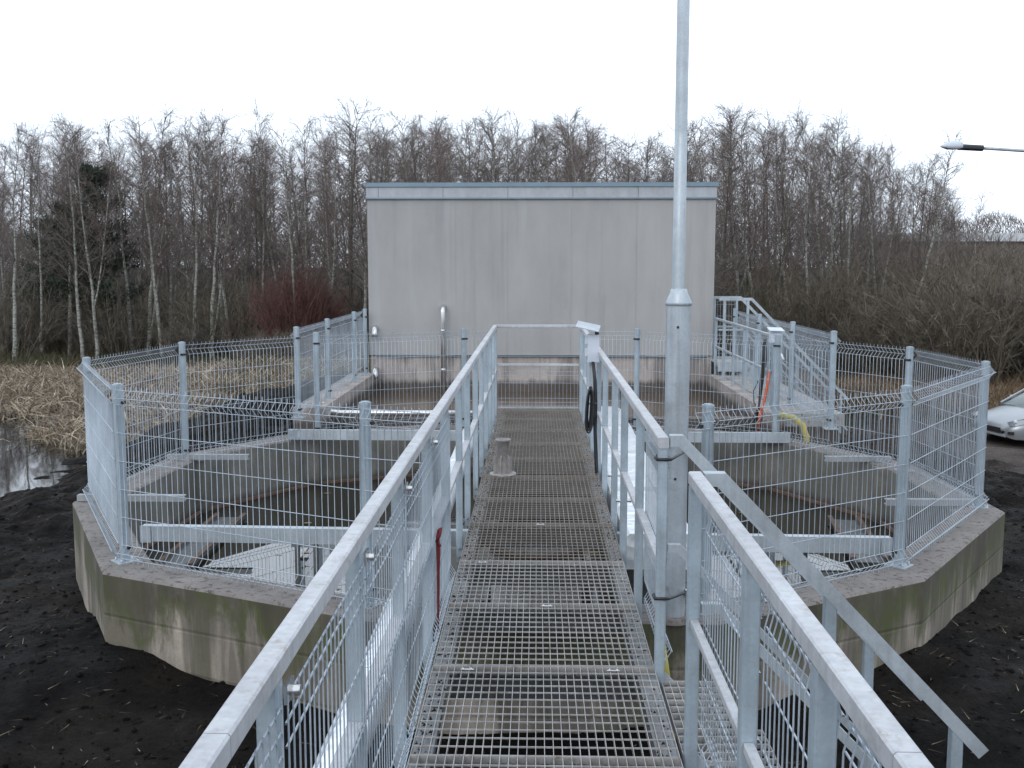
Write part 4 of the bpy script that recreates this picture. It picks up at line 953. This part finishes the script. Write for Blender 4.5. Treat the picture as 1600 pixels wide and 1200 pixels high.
def reg_g2(r): return r.uniform(-8.2, -3.2), r.uniform(22.5, 34)
T2, C2 = blades(14000, reg_g2, .2, .55, .010, [(.16,.12,.075),(.09,.09,.035),(.20,.15,.10),(.06,.07,.025)], .55, 8, 2)
def reg_g3(r):
    while True:
        y = r.uniform(28, 38.5); x = r.uniform(.24, .5)*y
        if y > 30+1.2*math.sin(x*.8) or r.random() < .2: return x, y
T3, C3 = blades(15000, reg_g3, .3, .75, .013, [(.17,.115,.07),(.21,.14,.085),(.11,.08,.05),(.24,.18,.12),(.15,.09,.06)], .6, 18, 2)
me = to_mesh('undergrowth_grass', T1+T2+T3, C1+C2+C3, M_PLANT); o = bpy.data.objects.new('undergrowth_grass', me); C.objects.link(o)
tag(o, 'brown and green grass on the floor of the wood', 'grass', None, 'stuff')
# peat clods and straw bits around the tank
ico = [(0,0,1),(.89,0,.45),(.28,.85,.45),(-.72,.53,.45),(-.72,-.53,.45),(.28,-.85,.45),(.72,.53,-.45),(-.28,.85,-.45),(-.89,0,-.45),(-.28,-.85,-.45),(.72,-.53,-.45)]
icf = [(0,1,2),(0,2,3),(0,3,4),(0,4,5),(0,5,1),(1,6,2),(2,7,3),(3,8,4),(4,9,5),(5,10,1),(6,7,2),(7,8,3),(8,9,4),(9,10,5),(10,6,1)]
random.seed(3); P_ = []
while len(P_) < 24000:
    x = random.uniform(-9, 9.5); y = random.uniform(2.2, 19) if random.random() < .75 else random.uniform(2.2, 9)
    if abs(x) > .55*y+1.5: continue
    P_.append((x, y))
A = np.array(P_); ok = ~(inside(TANK, A[:,0], A[:,1]) | ((np.abs(A[:,0]-.1) < 3.3) & (A[:,1] > 12.5) & (A[:,1] < 18))); A = A[ok]
A = A[road_mask(A[:,0], A[:,1]) < .5]; zz = full_h(A[:,0], A[:,1]); T = []; Cc = []
for (x, y), z in zip(A, zz):
    if z < -1.45: continue
    r = .006+.022*random.random()**4; sx, sy, sz = (random.uniform(.7,1.4) for _ in range(3)); az = random.random()*6
    q = [(x+r*(a*sx*math.cos(az)-b_*sy*math.sin(az))*random.uniform(.75,1.2), y+r*(a*sx*math.sin(az)+b_*sy*math.cos(az)), z+r*c*sz*.6) for a, b_, c in ico]
    f = random.uniform(.6,1.9)
    for t3 in icf: T.append([q[i] for i in t3]); Cc.append((.0085*f,.0072*f,.0068*f))
me = to_mesh('peat_clods', T, Cc, M_GROUND); o = bpy.data.objects.new('peat_clods', me); C.objects.link(o); tag(o, 'black peat clods scattered over the soil', 'soil', None, 'stuff')
T = []; Cc = []
for (x, y), z in list(zip(A, zz))[::3]:
    if z < -1.45: continue
    x += random.gauss(0,.1); y += random.gauss(0,.1); a = V((x,y,z+.015)); d = V((random.gauss(0,1), random.gauss(0,1), random.uniform(-.1,.35))).normalized(); L = .02+.10*random.random()**2
    s = d.cross(V((0,0,1))).normalized()*.0022; e = a+d*L; c = random.choice([(.20,.15,.09),(.10,.07,.045),(.28,.23,.16),(.06,.045,.03)])
    T.append((tuple(a-s), tuple(a+s), tuple(e))); Cc.append(c)
me = to_mesh('straw_litter', T, Cc, M_PLANT); o = bpy.data.objects.new('straw_litter', me); C.objects.link(o); tag(o, 'bits of straw and root on the black soil', 'litter', None, 'stuff')

# ------------------------------------------------------------------ car
M_PAINT = simple('silver_paint', (.33,.35,.37), .3, .5, 2, .04, 0)
M_GLASS, t_, b_ = new_mat('car_glass'); b_.inputs['Base Color'].default_value = (.10,.13,.13,1); b_.inputs['Roughness'].default_value = .06; b_.inputs['IOR'].default_value = 1.9
M_LENS, t_, b_ = new_mat('headlight_lens'); b_.inputs['Base Color'].default_value = (.30,.32,.33,1); b_.inputs['Roughness'].default_value = .1; b_.inputs['Metallic'].default_value = .6
car = thing('parked_car', 'silver car parked on the muddy yard, only its front end inside the picture', 'car', (0,0,0))
def loft(secs, smooth=True):
    m_ = MB(); n = len(secs[0]); vs = [p for s in secs for p in s]
    m_.add(vs, [(i*n+k, i*n+k+1, (i+1)*n+k+1, (i+1)*n+k) for i in range(len(secs)-1) for k in range(n-1)]+[tuple(range(n))[::-1], tuple(range((len(secs)-1)*n, len(secs)*n))], smooth); return m_
# stations along the length (x = 0 nose): half width, bonnet height, shoulder height, sill height
ST = [(0,.50,.52,.46,.30),(.06,.66,.60,.52,.24),(.18,.78,.68,.58,.20),(.40,.85,.76,.66,.19),(.8,.875,.85,.76,.19),(1.15,.88,.92,.84,.2),(1.5,.88,.94,.88,.2),(2.5,.885,.95,.90,.2),(3.4,.88,.96,.91,.2),(4.1,.85,.95,.90,.22),(4.45,.74,.86,.80,.28),(4.55,.60,.74,.68,.34)]
secs = []
for x, w, hb, hsd, zs_ in ST:
    secs.append([(x,-w*.96,zs_),(x,-w,zs_+.10),(x,-w*1.01,hsd-.14),(x,-w*.975,hsd-.03),(x,-w*.90,hsd+.02),(x,-w*.6,hb-.015),(x,0,hb+.01),(x,w*.6,hb-.015),(x,w*.90,hsd+.02),(x,w*.975,hsd-.03),(x,w*1.01,hsd-.14),(x,w,zs_+.10),(x,w*.96,zs_)])
loft(secs).build('body', M_PAINT, car, origin=(0,0,0))
GS = [(.93,.70,.86,.90),(1.55,.70,.90,1.20),(1.95,.66,.90,1.42),(2.6,.63,.90,1.47),(3.4,.63,.90,1.44),(3.9,.66,.90,1.30),(4.3,.70,.90,.95)]
loft([[(x,-w*1.14,b0),(x,-w*(1.14-.14*(h-b0)/.55),h-.05),(x,-w*.85,h),(x,0,h+.02),(x,w*.85,h),(x,w*(1.14-.14*(h-b0)/.55),h-.05),(x,w*1.14,b0)] for x, w, b0, h in GS]).build('windows', M_GLASS, car, origin=(0,0,0))
loft([[(x,-w*.98,h-.035),(x,-w*.84,h+.012),(x,0,h+.032),(x,w*.84,h+.012),(x,w*.98,h-.035)] for x, w, b0, h in GS[2:6]]).build('roof', M_PAINT, car, origin=(0,0,0))
for s in (-1, 1):
    m_ = MB(); m_.beam((.96,s*.79,.90), (1.96,s*.685,1.42), .05, .045); m_.build('windscreen_pillar', M_PAINT, car, origin=(0,0,0))
    m_ = MB(); m_.beam((2.75,s*.80,.93), (2.72,s*.70,1.44), .06, .03, (1,0,0)); m_.build('door_pillar', M_BLACK, car, origin=(0,0,0))
    lamp = [(.05,.60,.62),(.13,.70,.66),(.42,.835,.735),(.50,.852,.72),(.36,.852,.60),(.15,.77,.535),(.06,.66,.53)]
    m_ = MB(); m_.add([(x-.02,s*(w+.012),z) for x, w, z in lamp]+[(x+.05,s*(w-.05),z) for x, w, z in lamp], [tuple(range(7)) if s < 0 else tuple(range(7))[::-1]]+[(i,(i+1)%7,(i+1)%7+7,i+7) for i in range(7)]); hl = m_.build('headlight', M_LENS, car, origin=(0,0,0))
    m_ = MB(); m_.lathe([(.0,.0),(.05,.02),(.06,.05)], 0, 0, 14); hb_ = m_.build('reflector', M_WHITEBOX, hl, origin=(0,0,0)); hb_.location = (.16, s*.79, .63); hb_.rotation_euler = (s*1.2, -1.0, 0)
    m_ = MB(); m_.beam((.02,s*.66,.36), (.12,s*.765,.36), .03, .07); m_.build('fog_lamp', M_BLACK, car, origin=(0,0,0))
    m_ = MB(); m_.beam((1.45,s*.90,.98), (1.45,s*1.03,1.0), .10, .12); m_.build('mirror', M_PAINT, car, origin=(0,0,0))
    for x in (.88, 3.55):
        m_ = MB(); P = [(x+.375*math.cos(a), s*.892, .335+.375*math.sin(a)) for a in np.linspace(-.35, PI+.35, 18)]
        m_.add([(x, s*.893, .20)]+P, [(0,i+1,i+2)[::s] for i in range(17)]); m_.build('wheel_arch', M_BLACK, car, origin=(0,0,0))
        wl = None; m_ = MB(); prof = [(.20,-.10),(.30,-.105),(.32,-.08),(.325,0),(.32,.08),(.30,.105),(.20,.10)]
        m_.lathe(prof, 0, 0, 28); wl = m_.build('wheel', M_BLACK, car, origin=(0,0,0)); wl.location = (x, s*.83, .325); wl.rotation_euler = (PI/2*s, 0, 0)
        m_ = MB(); m_.lathe([(.21,-.09),(.215,-.098),(.20,-.085),(.19,-.05),(.0,-.05)], 0, 0, 28); m_.lathe([(.0,-.10),(.05,-.098),(.06,-.06)], 0, 0, 12)
        for k in range(8): a = k*PI/4; m_.beam((.04*math.cos(a),.04*math.sin(a),-.092), (.205*math.cos(a),.205*math.sin(a),-.088), .028, .02, (0,0,1))
        rim = m_.build('rim', M_STAINLESS, wl, origin=(0,0,0)); rim.rotation_euler = (0 if s > 0 else 0, 0, .2)
for y0 in (0,):
    m_ = MB(); m_.beam((-.005,-.42,.40), (-.005,.42,.40), .03, .12); m_.build('grille', M_BLACK, car, origin=(0,0,0))
    m_ = MB(); m_.beam((.01,-.60,.27), (.01,.60,.27), .05, .05); m_.build('bumper_lip', M_PAINT, car, origin=(0,0,0))
car.location = (11.36, 26.0, gz(12.4, 25.8)+.0); car.rotation_euler = (0, 0, math.radians(15))

# ------------------------------------------------------------------ street lamp
sl = thing('street_lamp', 'street lamp with grey head on a long arm at the right edge', 'street lamp', (10.6, 19, -1.6))
m_ = MB(); m_.tube([(10.6,19,-1.8),(10.6,19,3.7),(10.45,19,3.93),(10.1,19,4.0),(8.3,19,4.12),(7.9,19,4.145)], [.07,.05,.035,.03,.027,.027], 10); m_.build('arm', M_GALV, sl)
m_ = MB(); m_.beam((7.93,19,4.142), (7.50,19,4.165), .12, .10, ch=.03); m_.build('gear_housing', M_BLACK, sl)
m_ = MB(); n = 12
sec = [[(7.56,.07,.07),(7.45,.11,.10),(7.33,.10,.09),(7.25,.07,.05),(7.18,.015,.01)]][0]
vs = [(x, 19+w*math.cos(2*PI*k/n), 4.175+h*max(-.5,math.sin(2*PI*k/n))+ (0.0)) for x, w, h in sec for k in range(n)]
m_.add(vs, [(i*n+k, i*n+(k+1)%n, (i+1)*n+(k+1)%n, (i+1)*n+k) for i in range(len(sec)-1) for k in range(n)]+[tuple(range(n))[::-1], tuple(range((len(sec)-1)*n, len(sec)*n))], True)
m_.build('lamp_head', M_WHITEBOX, sl)
